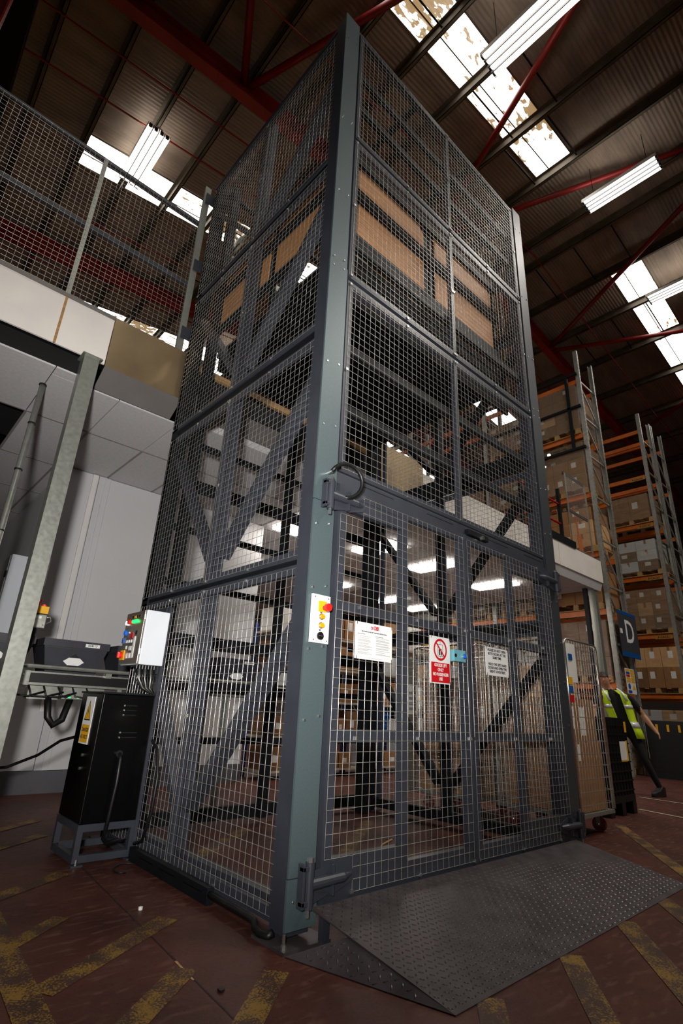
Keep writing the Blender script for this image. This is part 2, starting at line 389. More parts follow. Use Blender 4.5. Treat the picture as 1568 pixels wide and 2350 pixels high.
for Y in (-8.35, -2.30, 3.75, 9.80, 15.85, 21.9):
    for (x0, x1) in ((-2.6, XR), (XR, 26.5), (-10, -2.6)):
        p = Vector((x0, Y, rz(x0) - 0.32)); q = Vector((x1, Y, rz(x1 - 0.001) - 0.32)); mb = MB()
        up = Vector((0, 0, 1))
        mb.bar(p, q, 0.014, 0.40); mb.bar(p + up * 0.2, q + up * 0.2, 0.19, 0.018); mb.bar(p - up * 0.2, q - up * 0.2, 0.19, 0.018)
        mb.build('rafter', 'roof_red', roof)
    for xc in (-2.6, 26.3):
        c = MB().box(xc - 0.01, xc + 0.01, Y - 0.1, Y + 0.1, 0, rz(xc) - 0.5)
        c.box(xc - 0.2, xc - 0.18, Y - 0.1, Y + 0.1, 0, rz(xc) - 0.5); c.box(xc + 0.18, xc + 0.2, Y - 0.1, Y + 0.1, 0, rz(xc) - 0.5); c.box(xc - 0.2, xc + 0.2, Y - 0.012, Y + 0.012, 0, rz(xc) - 0.5)
        if not (xc < 0 and Y < 0): c.build('stanchion', 'roof_red', roof)
def P3(x, y, d=-0.2): return (x, y, rz(x) + d)
for a, b in (((0.75, 3.75), (-2.4, -2.3)), ((0.85, 3.7), (3.2, -2.3)), ((3.3, -2.3), (6.15, 3.7)), ((6.3, 3.7), (8.9, -2.3)), ((8.95, -2.3), (12.0, 3.7)), ((12.2, 3.7), (15.0, -2.3)),
             ((15.05, -2.3), (18, 3.7))):
    MB().cyl(P3(*a), P3(*b), 0.062, 10).build('roof_brace', 'roof_red', roof, smooth=True)
for y in (2.52, 4.72, 5.62, 8.6, 10.6):
    for (x0, x1) in ((-2.5, XR), (XR, 20)):
        MB().cyl(P3(x0, y, -0.13), P3(x1 - 0.01, y, -0.13), 0.016, 6).build('tie_rod', 'roof_red', roof)
for i, y in enumerate((0.0, 0.95, 2.0, 6.9, 9.0)):
    for j, (xa, xb) in enumerate(((1.82, 2.79), (3.96, 5.48), (5.48, 6.9), (9.25, 10.66), (12.1, 13.7))):
        MB().bar(P3(xa, y + 0.25 * j, -0.02), P3(xb, y + 0.25 * j, -0.02), 0.03, 0.012).build('sag_bar', 'black_steel', roof)

# ---- hanging fluorescent lamps (four tubes each)
def tube_lamp(x0, x1, y0, y1, z, label):
    t = thing('fluorescent_lamp', label, 'lamp', ((x0 + x1) / 2, (y0 + y1) / 2, z), 0, 'four tube lamps under the roof')
    xm = (x0 + x1) / 2; w_ = x1 - x0; L_ = y1 - y0
    MB().box(xm - 0.06, xm + 0.06, y0, y1, z + 0.05, z + 0.09).box(x0, x0 + 0.008, y0, y1, z - 0.03, z + 0.05).box(x1 - 0.008, x1, y0, y1, z - 0.03, z + 0.05).build('housing', 'lamp_body', t)
    for k in range(4):
        x = x0 + w_ * (k + 0.5) / 4
        MB().cyl((x, y0 + 0.04, z), (x, y1 - 0.04, z), 0.041, 12).build('fluorescent_tube', 'tube_glow', t, smooth=True)  # tube drawn thicker to take in its glare
        if k < 3:
            xd = x0 + w_ * (k + 1) / 4
            MB().box(xd - 0.007, xd + 0.007, y0, y1, z - 0.045, z + 0.048).build('gap_fin', 'steel', t)  # dark fin added to show as a thin dark gap between glowing tubes
        for y in (y0, y1 - 0.03):
            MB().box(x - 0.03, x + 0.03, y, y + 0.03, z - 0.03, z + 0.05).build('tube_holder', 'black_plastic', t)
    for y in (y0 + 0.2, y1 - 0.2):
        MB().cyl((xm, y, z + 0.06), (xm, y, rz(xm) + SHEET - 0.01), 0.006, 6).build('hanger', 'black_steel', t)
tube_lamp(-0.25, 0.19, 5.40, 6.85, 11.0, 'bright four tube lamp above the mesh guard of the mezzanine')
tube_lamp(2.98, 3.41, -1.08, 0.41, 10.5, 'large bright four tube lamp beside the stained roof light, cut by the frame top')
tube_lamp(7.37, 7.77, -0.77, 0.70, 11.5, 'four tube lamp hanging right of the lift near the ridge')
tube_lamp(11.35, 11.77, -0.70, 0.78, 11.6, 'four tube lamp at the right edge in front of the far roof light')
tube_lamp(4.6, 5.02, 10.6, 12.05, 11.3, 'far four tube lamp over the mezzanine behind the lift')

# ---- mezzanine: fascia, deck, suspended ceiling
ZC0 = 3.62
mz = thing('mezzanine_deck', 'mezzanine with white fascia and suspended tile ceiling', None, (0, 2.3, 3.6), kind='structure')
def fascia(x0, x1, m='fascia', y=2.3, z0=3.79, z1=4.28, name='fascia_panel'):
    return MB().box(x0, x1, y, y + 0.018, z0, z1).build(name, m, mz)
fascia(-4.4, -3.05); fascia(-3.04, -1.135); fascia(-1.13, -0.705)
fascia(-0.70, 0.03, 'brass_sheet', 2.286, 3.77, 4.31, 'cover_sheet')
MB().prism([(2.288, 3.768), (2.50, 3.628), (2.50, 3.645), (2.288, 3.785)], 'x', -0.70, 0.05).build('soffit_sheet', 'soffit', mz, fix=True)
fascia(2.80, 3.82, 'brass_sheet', 2.286, 3.79, 4.42, 'cover_sheet')
for a, b in ((0.05, 1.4), (1.41, 2.79)): fascia(a, b, 'soffit', 2.30, 3.66, 3.90)
for a, b in ((3.83, 5.9), (5.91, 8.0), (8.01, 10.0)): fascia(a, b)
MB().prism([(2.319, 3.79), (2.384, 3.622), (2.384, 3.632), (2.335, 3.79)], 'x', 0.06, 9.97).build('soffit_strip', 'tile', mz, fix=True)
MB().box(9.98, 10.0, 2.3, 12, 3.79, 4.28).build('fascia_panel', 'fascia', mz)
MB().box(-1.046, -0.762, 2.386, 2.516, ZC0, ZC0 + 0.016).build('ceiling_tile', 'tile', mz)
for x in (-1.13, -3.045): MB().box(x - 0.010, x + 0.010, 2.292, 2.299, 3.79, 4.28).build('joint_strip', 'wood', mz)
MB().box(-4.4, -0.7, 2.28, 2.35, 4.28, 4.31).build('edge_trim', 'soffit', mz)
MB().box(7.0, 8.75, 2.27, 2.33, 4.28, 4.42).build('kick_plate', 'black_steel', mz)
MB().box(-4.4, 9.97, 2.33, 12, 4.20, 4.27).build('deck_boards', 'wood', mz)
for y in (2.36, 5.5, 8.6): MB().box(-4.4, 9.97, y, y + 0.10, 3.82, 4.19).build('deck_beam', 'black_steel', mz)
for x in (-4.2, -2.7, -1.1, 0.9, 2.9, 4.9, 6.9, 8.9): MB().box(x, x + 0.08, 2.47, 11.9, 3.90, 4.19).build('deck_joist', 'black_steel', mz)
ZC = 3.62
tile_me = MB().box(0.004, 0.596, 0.004, 1.196, 0, 0.016).mesh('ceiling_tile'); tile_me.materials.append(M('tile'))
lights = [(4.32, 4.77, 3.4, 4.3), (5.83, 6.25, 3.35, 4.33), (7.84, 8.25, 3.32, 4.28), (7.75, 8.14, 6.3, 7.13), (5.83, 6.25, 6.33, 7.2), (2.70, 3.15, 3.55, 4.4), (9.0, 9.4, 6.3, 7.2), (3.6, 4.0, 6.3, 7.2), (4.6, 5.0, 9.3, 10.2), (7.6, 8.0, 9.3, 10.2)]
Y0 = 2.35
for i in range(-5, 18):
    for j in range(0, 8):
        x = -0.45 + 0.6 * i; y = 2.2 + 1.2 * j
        if x > 9.5: continue
        if i == -2 and j == 1: continue                                      # one tile is missing
        if j == 0:
            y0 = 2.52 if -1.1 < x < 0.1 else 2.385
            o = inst(tile_me, 'ceiling_tile', (x, y0, ZC), mz, None, (1, (3.4 - y0) / 1.2, 1))
        else: o = inst(tile_me, 'ceiling_tile', (x, y, ZC), mz)
mb = MB()
for i in range(-5, 19): mb.box(-0.45 + 0.6 * i - 0.012, -0.45 + 0.6 * i + 0.012, 3.4, 11.8, ZC - 0.004, ZC)
for j in range(1, 9): mb.box(-3.4, 10.0, 2.2 + 1.2 * j - 0.012, 2.2 + 1.2 * j + 0.012, ZC - 0.005, ZC - 0.001)
mb.build('ceiling_grid', 'tile_grid', mz)
for k, (x0, x1, y0, y1) in enumerate(lights):
    nm = ['over the left door leaf behind the lift', 'left of centre between lift posts', 'behind the right door leaf', 'far back behind the notice', 'far back beside the black lift post', 'next to the white partition', 'far back at the right end', 'far back at the left end', 'rearmost on the left', 'rearmost on the right'][k]
    t = thing('ceiling_light', 'bright rectangular light panel in tile ceiling, ' + nm, 'ceiling light', ((x0 + x1) / 2, (y0 + y1) / 2, ZC), 0, 'light panels under the mezzanine')
    MB().box(x0, x1, y0, y1, ZC - 0.050, ZC - 0.016).build('diffuser', 'panel_glow', t)
    f = MB()
    for b in ((x0 - .015, x0, y0 - .015, y1 + .015), (x1, x1 + .015, y0 - .015, y1 + .015), (x0, x1, y0 - .015, y0), (x0, x1, y1, y1 + .015)): f.box(*b, ZC - 0.016, ZC - 0.006)
    f.build('light_frame', 'white_paint', t)

# ---- columns of the mezzanine
def column(x, y, w_, m, label, top=3.8, name='mezzanine_column', rot=0):
    t = thing(name, label, 'column', (x, y, 0), 0)
    h = w_ / 2
    prof = [(-h, -h), (h, -h), (h, -h + 0.012), (-h + 0.012, -h + 0.012), (-h + 0.012, h - 0.012), (h, h - 0.012), (h, h), (-h, h)]
    MB().prism([(x + a, y + b) for a, b in prof], 'z', 0.012, top - 0.012).build('shaft', m, t, fix=True)
    MB().box(x + h - 0.022, x + h - 0.012, y - h + 0.012, y + h - 0.012, 0.012, top - 0.012).build('stiffener', m, t)
    MB().box(x - h - 0.04, x + h + 0.04, y - h - 0.04, y + h + 0.04, 0, 0.012).build('base_plate', m, t)
    MB().box(x - h - 0.02, x + h + 0.02, y - h - 0.02, y + h + 0.02, top - 0.012, top).build('cap_plate', m, t)
    for sx in (-1, 1):
        MB().cyl((x + sx * (h + 0.02), y - h - 0.02, 0.012), (x + sx * (h + 0.02), y - h - 0.02, 0.05), 0.008, 6).build('anchor_bolt', 'zinc', t)
    return t
column(-0.825, 2.305, 0.125, 'galv', 'galvanised mezzanine column at the left beside the conveyor', 3.785)
MB().box(-4.4, -0.72, 2.40, 2.42, 3.64, 3.815).build('void_shade_strip', 'dark_void', mz); MB().box(-4.4, -0.72, 2.43, 4.6, 3.80, 3.815).build('void_shade_sheet', 'dark_void', mz)  # black strip and sheet added to stand in for the ceiling void's darkness
column(9.72, 2.45, 0.13, 'galv', 'galvanised mezzanine column behind the roll cage', 3.61)
t = thing('dark_column', 'thin black steel post left of the galvanised column behind the roll cage', 'column', (9.45, 2.5, 0)); MB().box(9.42, 9.50, 2.46, 2.54, 0.01, 3.61).build('shaft', 'black_steel', t); MB().box(9.38, 9.54, 2.42, 2.58, 0, 0.01).build('base_plate', 'black_steel', t)
column(5.05, 2.52, 0.16, 'galv', 'galvanised mezzanine column seen through the lift doors', 3.6)
t = thing('conduit_pipe', 'thin grey conduit with clips running up left of the column', 'pipe', (-1.06, 2.75, 0))
MB().cyl((-1.06, 2.75, 0.0), (-1.06, 2.75, 3.9), 0.026, 10).build('pipe', 'galv', t, smooth=True)
for z in (1.6, 2.2, 2.75, 3.2, 3.6): MB().cyl((-1.06, 2.75, z), (-1.06, 2.75, z + 0.012), 0.032, 10).build('pipe_clip', 'black_plastic', t)

# ---- white partition box behind the conveyor
wp = thing('wall_partition', 'white panelled partition under the mezzanine', None, (1.0, 4.5, 0), kind='structure')
for a, b in ((-0.31, 0.055), (0.06, 0.20), (0.205, 1.39), (1.395, 2.60)):
    MB().box(a, b, 4.5 - (0.012 if (a == 0.06) else 0), 4.56, 0.22, 3.61).build('wall_panel', 'partition', wp)
MB().box(-0.02, 0.04, 4.47, 4.49, 0.8, 3.605).build('trunking', 'white_paint', wp)
MB().box(0.13, 0.145, 4.475, 4.488, 0.22, 3.61).build('panel_seam', 'partition', wp)
MB().box(-0.31, 2.60, 4.48, 4.56, 0.0, 0.215).build('skirting', 'skirt', wp)
MB().box(-0.31, -0.27, 4.57, 10.5, 0.22, 3.61).build('wall_panel', 'partition', wp)
MB().box(-0.31, -0.27, 4.57, 10.5, 0.0, 0.215).build('skirting', 'skirt', wp)
MB().box(2.56, 2.60, 4.57, 10.5, 0.22, 3.61).build('wall_panel', 'partition', wp)
wb = MB().box(-6, 10, 11.95, 12.0, 0, 3.6).build('wall_rear_of_mezzanine', 'wall_clad'); tag(wb, 'dark rear wall under the mezzanine', None, None, 'structure')
t = thing('electrical_cabinet', 'tall grey electrical cabinet on the side of the partition', 'cabinet', (-0.42, 5.6, 0))
MB().box(-0.52, -0.32, 5.3, 6.3, 0.9, 2.6).build('body', 'box_white', t, bevel=0.008)
MB().box(-0.535, -0.525, 5.32, 6.28, 0.92, 2.58).build('door', 'partition', t, bevel=0.004)
MB().box(-0.555, -0.535, 5.40, 5.44, 1.6, 1.95).build('handle', 'black_plastic', t)
for z in (1.2, 2.3): MB().cyl((-0.54, 5.315, z), (-0.54, 5.315, z + 0.08), 0.012, 8).build('door_hinge', 'black_plastic', t)

# ---- mesh guard along the mezzanine edge (left of the lift)
def wires(mb, ax, c, u0, u1, z0, z1, pu=0.05, pz=0.05, r=0.00145, n=5, d=0.0022):
    # grid of welded wires in the plane ax = c
    P = (lambda u, z, o: (u, c + o, z)) if ax == 'y' else (lambda u, z, o: (c + o, u, z))
    k = max(1, round((u1 - u0) / pu))
    for i in range(k + 1):
        u = u0 + (u1 - u0) * i / k; mb.cyl(P(u, z0, 0), P(u, z1, 0), r, n, caps=False)
    k = max(1, round((z1 - z0) / pz))
    for i in range(k + 1):
        z = z0 + (z1 - z0) * i / k; mb.cyl(P(u0, z, d), P(u1, z, d), r, n, caps=False)
    return mb
def handrail():
    t = thing('red_barrier', 'red tube barrier with black posts on the mezzanine, right of the lift', 'barrier', (7.9, 2.45, 4.28))
    for z in (5.25, 4.80): MB().cyl((6.9, 2.45, z), (8.6, 2.45, z), 0.022, 8).build('barrier_rail', 'red', t, smooth=True)
    for x in (6.95, 8.55): MB().box(x - 0.03, x + 0.03, 2.42, 2.48, 4.275, 5.6).build('barrier_post', 'black_steel', t)
handrail()
def guard(x0, x1, y, label, posts, top=6.05, zmid=5.17):
    t = thing('mesh_guard', label, 'guard rail', ((x0 + x1) / 2, y, 4.29))
    for z in (4.31, zmid, top):
        MB().bar((x0, y, z), (x1, y, z), 0.04, 0.045).build('rail', 'steel' if z > 4.4 else 'galv', t)
    for x in posts: MB().box(x - 0.02, x + 0.02, y - 0.035, y - 0.022, 4.29, top).build('guard_post', 'galv', t)
    mb = MB(); wires(mb, 'y', y - 0.04, x0, x1, 4.33, top - 0.02)
    o = mb.build('wire_mesh', 'wire', t, smooth=True); o['kind'] = 'stuff'
    return t
g = guard(-4.4, -0.08, 2.34, 'grey framed wire mesh guard on the mezzanine edge, left of the lift', (-3.2, -1.13))
MB().box(-0.10, -0.03, 2.29, 2.32, 4.30, 6.60).build('end_channel', 'galv', g)
for z in (4.45, 5.35, 6.35): MB().box(-0.08, 0.02, 2.27, 2.285, z, z + 0.14).build('bracket', 'steel', g)
guard(8.70, 9.70, 2.36, 'galvanised mesh guard panel on the mezzanine, right of the lift', (8.72, 9.68), 6.02)
t = thing('orange_shovel', 'orange plastic shovel leaning on the mezzanine guard', 'shovel', (9.35, 2.43, 4.28))
MB().cyl((9.22, 2.44, 5.35), (9.33, 2.43, 4.72), 0.016, 8).build('shaft', 'orange_beam', t)
MB().bar((9.18, 2.44, 5.36), (9.27, 2.44, 5.37), 0.03, 0.03).build('grip', 'orange_beam', t)
MB().prism([(9.22, 4.72), (9.42, 4.74), (9.44, 4.36), (9.36, 4.30), (9.26, 4.34)], 'y', 2.42, 2.432).build('blade', 'orange_beam', t, fix=True)

# ================================================================== THE GOODS LIFT
W_, D_, H_ = 2.80, 2.24, 6.58
lift = thing('goods_lift', 'tall anthracite goods lift tower clad in wire mesh', 'goods lift', (1.4, 1.12, 0))
def cover_post(x0, x1, y0, y1, name, mirror=False):
    # folded post covers in overlapping lengths, each with a lip that catches the light
    p = MB().box(x0 + 0.012, x1 - 0.012, y0 + 0.012, y1, 0.03, H_ + 0.03).build(name, 'steel', lift)
    segs = [(0.055, 0.245, 0.010), (0.247, 2.06, 0.0), (2.062, 3.83, 0.004), (3.833, H_ + 0.04, 0.0)]
    for a, b, o in segs:
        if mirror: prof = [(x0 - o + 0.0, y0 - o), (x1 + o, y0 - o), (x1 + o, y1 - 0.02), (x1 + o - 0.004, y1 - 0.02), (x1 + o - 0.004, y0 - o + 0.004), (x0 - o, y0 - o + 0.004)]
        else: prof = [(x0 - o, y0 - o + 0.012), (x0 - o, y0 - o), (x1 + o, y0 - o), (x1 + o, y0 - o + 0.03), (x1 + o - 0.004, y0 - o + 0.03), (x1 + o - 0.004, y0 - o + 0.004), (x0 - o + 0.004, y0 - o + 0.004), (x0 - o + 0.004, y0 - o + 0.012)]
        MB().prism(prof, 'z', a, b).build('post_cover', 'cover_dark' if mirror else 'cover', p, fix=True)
    xs = (x0 + 0.03, x1 - 0.03)
    for z in (0.16, 0.90, 1.24, 1.56, 1.92, 2.55, 3.0, 3.79, 3.87, 4.5, 5.3, 6.3):
        for x in xs:
            MB().cyl((x, y0 - (0.0135 if z < 0.24 else 0.0075), z + (0.02 if x == xs[1] else 0)), (x, y0 + 0.004, z + (0.02 if x == xs[1] else 0)), 0.0065, 8).build('screw', 'zinc', p)
    return p
cover_post(-0.025, 0.128, -0.03, 0.10, 'corner_post')
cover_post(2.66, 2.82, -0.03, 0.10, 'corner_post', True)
for x0, x1 in ((0.0, 0.12), (2.60, 2.76)):
    MB().box(x0, x1, 2.12, 2.24, 0.012, H_).build('corner_post', 'black_steel', lift, bevel=0.006)
for x0, y0 in ((-0.075, -0.095), (2.62, -0.10), (-0.05, 2.08), (2.56, 2.08)):
    bp = MB().box(x0, x0 + 0.26, y0, y0 + 0.24, 0, 0.012).build('base_plate', 'plate', lift)
    for (a, b) in ((0.02, 0.03), (0.24, 0.03)):
        c = MB().cyl((x0 + a, y0 + b, 0.012), (x0 + a, y0 + b, 0.026), 0.013, 6); c.cyl((x0 + a, y0 + b, 0.026), (x0 + a, y0 + b, 0.062), 0.0075, 8)
        c.build('anchor_bolt', 'zinc', bp)

def wire_part(ax, c, u0, u1, z0, z1, parent, d=0.0022):
    o = wires(MB(), ax, c, u0, u1, z0, z1, d=d).build('wire_mesh', 'wire', parent, smooth=True); o['kind'] = 'stuff'
    k = MB()                                                # spot clips that hold the sheet
    for (u, z) in ((u0, z0), (u1, z0), (u0, z1), (u1, z1), ((u0 + u1) / 2, z0), ((u0 + u1) / 2, z1), (u0, (z0 + z1) / 2), (u1, (z0 + z1) / 2)):
        s = 0.009
        if ax == 'y': k.box(u - s, u + s, c - 0.006, c + 0.008, z - s, z + s)
        else: k.box(c - 0.006, c + 0.008, u - s, u + s, z - s, z + s)
    k.build('mesh_clip', 'zinc', parent)['kind'] = 'stuff'
    return o
def panel_side(X, z0, z1, out, y0=0.075, y1=2.225):
    # mesh panel on a side face, framed with angle and split by the middle post
    fr = 0.055; t = 0.03; xa, xb = (X, X + t) if out < 0 else (X - t, X)
    f = MB().box(xa, xb, y0, y0 + fr, z0, z1).box(xa, xb, y1 - fr, y1, z0, z1).box(xa, xb, y0 + fr, y1 - fr, z0, z0 + fr).box(xa, xb, y0 + fr, y1 - fr, z1 - fr, z1)
    p = f.build('mesh_panel', 'steel', lift)
    c = X + out * 0.004; ym = 1.175
    wire_part('x', c, y0 + 0.02, ym - 0.012, z0 + 0.022, z1 - 0.022, p, 0.0022 * out); wire_part('x', c, ym + 0.012, y1 - 0.02, z0 + 0.022, z1 - 0.022, p, 0.0022 * out)
    MB().box(xa, xb, ym - 0.03, ym + 0.03, z0 + fr, z1 - fr).build('panel_mullion', 'steel', p)
    return p
ZP = [(0.05, 1.705), (1.735, 3.255), (3.335, 4.885), (4.945, 6.54)]
for z0, z1 in ZP:
    panel_side(0.0, z0, z1, -1); panel_side(2.79, z0, z1, 1, 0.11, 2.11)
for z in (1.72, 3.295, 4.915):                              # gap rails between the panels
    MB().box(0.012, 0.05, 0.075, 2.225, z - 0.035, z + 0.035).build('side_rail', 'black_steel', lift)
    MB().box(2.71, 2.755, 0.11, 2.11, z - 0.035, z + 0.035).build('side_rail', 'black_steel', lift)
def panel_front(z0, z1, rails):
    fr = 0.05; x0, x1 = 0.155, 2.645
    p = MB().box(x0, x0 + fr, -0.02, 0.02, z0, z1).box(x1 - fr, x1, -0.02, 0.02, z0, z1).box(x0 + fr, x1 - fr, -0.02, 0.02, z0, z0 + fr).box(x0 + fr, x1 - fr, -0.02, 0.02, z1 - fr, z1).build('mesh_panel', 'steel', lift)
    wire_part('y', -0.024, x0 + 0.022, 1.388, z0 + 0.022, z1 - 0.022, p, -0.0022); wire_part('y', -0.024, 1.412, x1 - 0.022, z0 + 0.022, z1 - 0.022, p, -0.0022)
    MB().box(1.378, 1.422, -0.018, 0.02, z0 + fr, z1 - fr).build('panel_mullion', 'steel', p)
    for z in rails: MB().box(x0 + fr, x1 - fr, 0.022, 0.062, z - 0.03, z + 0.03).build('panel_rail', 'black_steel', p)  # black material stands in for these rails being unlit from below
panel_front(2.30, 3.765, (2.78, 3.25)); panel_front(3.80, 5.20, (4.2,)); panel_front(5.23, 6.57, (5.72, 6.12))
MB().box(0.14, 2.66, -0.015, 0.10, 2.215, 2.292).build('lintel', 'steel', lift, bevel=0.006)
for x in (0.35, 1.0, 1.75, 2.3): MB().box(x, x + 0.3, -0.017, -0.0145, 2.262, 2.265).build('lintel_slot', 'black_steel', lift)
MB().box(0.0, 2.82, 0.0, 0.06, 6.585, 6.63).build('top_rail', 'steel', lift); MB().box(0.0, 0.05, 0.06, 2.24, 6.585, 6.63).build('top_rail', 'steel', lift)
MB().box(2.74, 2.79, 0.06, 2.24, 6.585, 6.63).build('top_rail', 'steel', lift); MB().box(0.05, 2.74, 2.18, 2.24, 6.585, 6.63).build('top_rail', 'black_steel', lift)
for x in (0.95, 1.85): MB().box(x, x + 0.06, 0.06, 2.18, 6.585, 6.63).build('top_joist', 'black_steel', lift)
# inner side frames: middle post and V braces in square tube
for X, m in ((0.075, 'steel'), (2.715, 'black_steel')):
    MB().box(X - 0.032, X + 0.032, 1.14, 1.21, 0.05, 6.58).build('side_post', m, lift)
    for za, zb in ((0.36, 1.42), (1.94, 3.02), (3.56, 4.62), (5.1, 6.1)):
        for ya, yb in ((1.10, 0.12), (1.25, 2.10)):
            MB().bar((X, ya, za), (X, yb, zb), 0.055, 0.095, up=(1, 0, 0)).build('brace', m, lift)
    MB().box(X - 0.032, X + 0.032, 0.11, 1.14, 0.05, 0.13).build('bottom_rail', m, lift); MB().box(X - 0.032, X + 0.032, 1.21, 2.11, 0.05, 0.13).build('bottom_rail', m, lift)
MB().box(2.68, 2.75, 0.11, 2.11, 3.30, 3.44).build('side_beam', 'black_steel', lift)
# back frame under the mezzanine edge
for z, h in ((3.30, 0.05), (2.88, 0.11), (2.44, 0.05), (1.94, 0.05), (1.46, 0.11), (1.10, 0.05), (0.66, 0.05), (0.10, 0.10)):
    MB().box(0.12, 2.60, 2.17, 2.22, z - h / 2, z + h / 2).build('back_rail', 'black_steel', lift)
MB().box(1.30, 1.37, 2.10, 2.168, 0.05, 3.78).build('back_post', 'black_steel', lift)
MB().box(0.13, 0.135 + 0.08, 2.0, 2.1, 0.012, H_ - 0.05).build('guide_rail', 'black_steel', lift)
MB().box(2.46, 2.58, 2.0, 2.11, 0.012, H_ - 0.05).build('guide_rail', 'black_steel', lift)
# drive drum and guard high at the back
for k in range(1):
    mb = MB(); n = 18
    for i in range(n + 1):
        a = math.pi * i / n; r = 0.36
        mb.v += [(0.62 + r * math.cos(a), 2.05, 5.75 + r * math.sin(a)), (0.62 + r * math.cos(a), 2.20, 5.75 + r * math.sin(a)), (0.62 + (r + .012) * math.cos(a), 2.05, 5.75 + (r + .012) * math.sin(a)), (0.62 + (r + .012) * math.cos(a), 2.20, 5.75 + (r + .012) * math.sin(a))]
    for i in range(n):
        j = 4 * i
        mb.f += [(j, j + 4, j + 5, j + 1), (j + 2, j + 3, j + 7, j + 6), (j, j + 2, j + 6, j + 4), (j + 1, j + 5, j + 7, j + 3)]
    mb.build('drum_guard', 'galv', lift, smooth=False, fix=True)
    MB().cyl((0.62, 2.07, 5.75), (0.62, 2.18, 5.75), 0.22, 24).build('drive_drum', 'black_steel', lift, smooth=False)
    MB().box(0.215, 1.3, 2.07, 2.17, 5.55, 5.63).build('drum_beam', 'galv', lift)
MB().box(1.05, 1.22, 0.9, 1.1, 5.35, 5.8).build('junction_box', 'partition', lift, bevel=0.006)

# ---- doors
def hinge(door, xp, z, s, flip):
    # strap hinge: knuckle bracket on the post, tapering arm with a gusset on the leaf (s = +1 arm runs to +X)
    hb = MB().box(min(xp - 0.035 * s, xp - 0.02 * s), max(xp - 0.035 * s, xp - 0.02 * s), -0.085, -0.044, z - 0.085, z + 0.085)
    hb.box(min(xp - 0.035 * s, xp + 0.012 * s), max(xp - 0.035 * s, xp + 0.012 * s), -0.085, -0.055, z + 0.055, z + 0.075)
    hb.box(min(xp - 0.035 * s, xp + 0.012 * s), max(xp - 0.035 * s, xp + 0.012 * s), -0.085, -0.055, z - 0.075, z - 0.055)
    h = hb.build('hinge', 'steel', door, bevel=0.003)
    c = MB().cyl((xp + 0.012 * s, -0.07, z - 0.088), (xp + 0.012 * s, -0.07, z + 0.088), 0.021, 14)
    a, b = xp + 0.03 * s, xp + 0.30 * s
    zz = z + 0.0
    c.prism([(a, zz - 0.055), (b - 0.12 * s, zz - 0.06), (b, zz - 0.022), (b + 0.012 * s, zz), (b, zz + 0.022), (b - 0.12 * s, zz + 0.06), (a, zz + 0.04)], 'y', -0.052, -0.045)
    c.tube([(a - 0.01 * s, -0.068, zz), (b - 0.08 * s, -0.066, zz + 0.004), (b - 0.02 * s, -0.052, zz + 0.006)], 0.022, 12, [0.024, 0.021, 0.010])
    c.box(min(a + 0.12 * s, a + 0.13 * s), max(a + 0.12 * s, a + 0.13 * s), -0.075, -0.045, zz - 0.06, zz + 0.06)
    c.prism([(a, zz - 0.03), (a + 0.12 * s, zz - 0.055), (a, zz - 0.085)], 'y', -0.056, -0.045)
    c.cyl((xp + 0.012 * s, -0.07, z - 0.118), (xp + 0.012 * s, -0.07, z + 0.102), 0.008, 8); c.cyl((xp + 0.012 * s, -0.07, z + 0.09), (xp + 0.012 * s, -0.07, z + 0.104), 0.014, 6)
    c.build('hinge_arm', 'steel', door, fix=True)
    k = MB().cyl((xp + 0.012 * s, -0.07, z + 0.0885), (xp + 0.012 * s, -0.07, z + 0.106), 0.0145, 6); k.cyl((xp + 0.012 * s, -0.07, z - 0.12), (xp + 0.012 * s, -0.07, z - 0.0885), 0.010, 6)
    k.build('hinge_bolt', 'zinc', door)
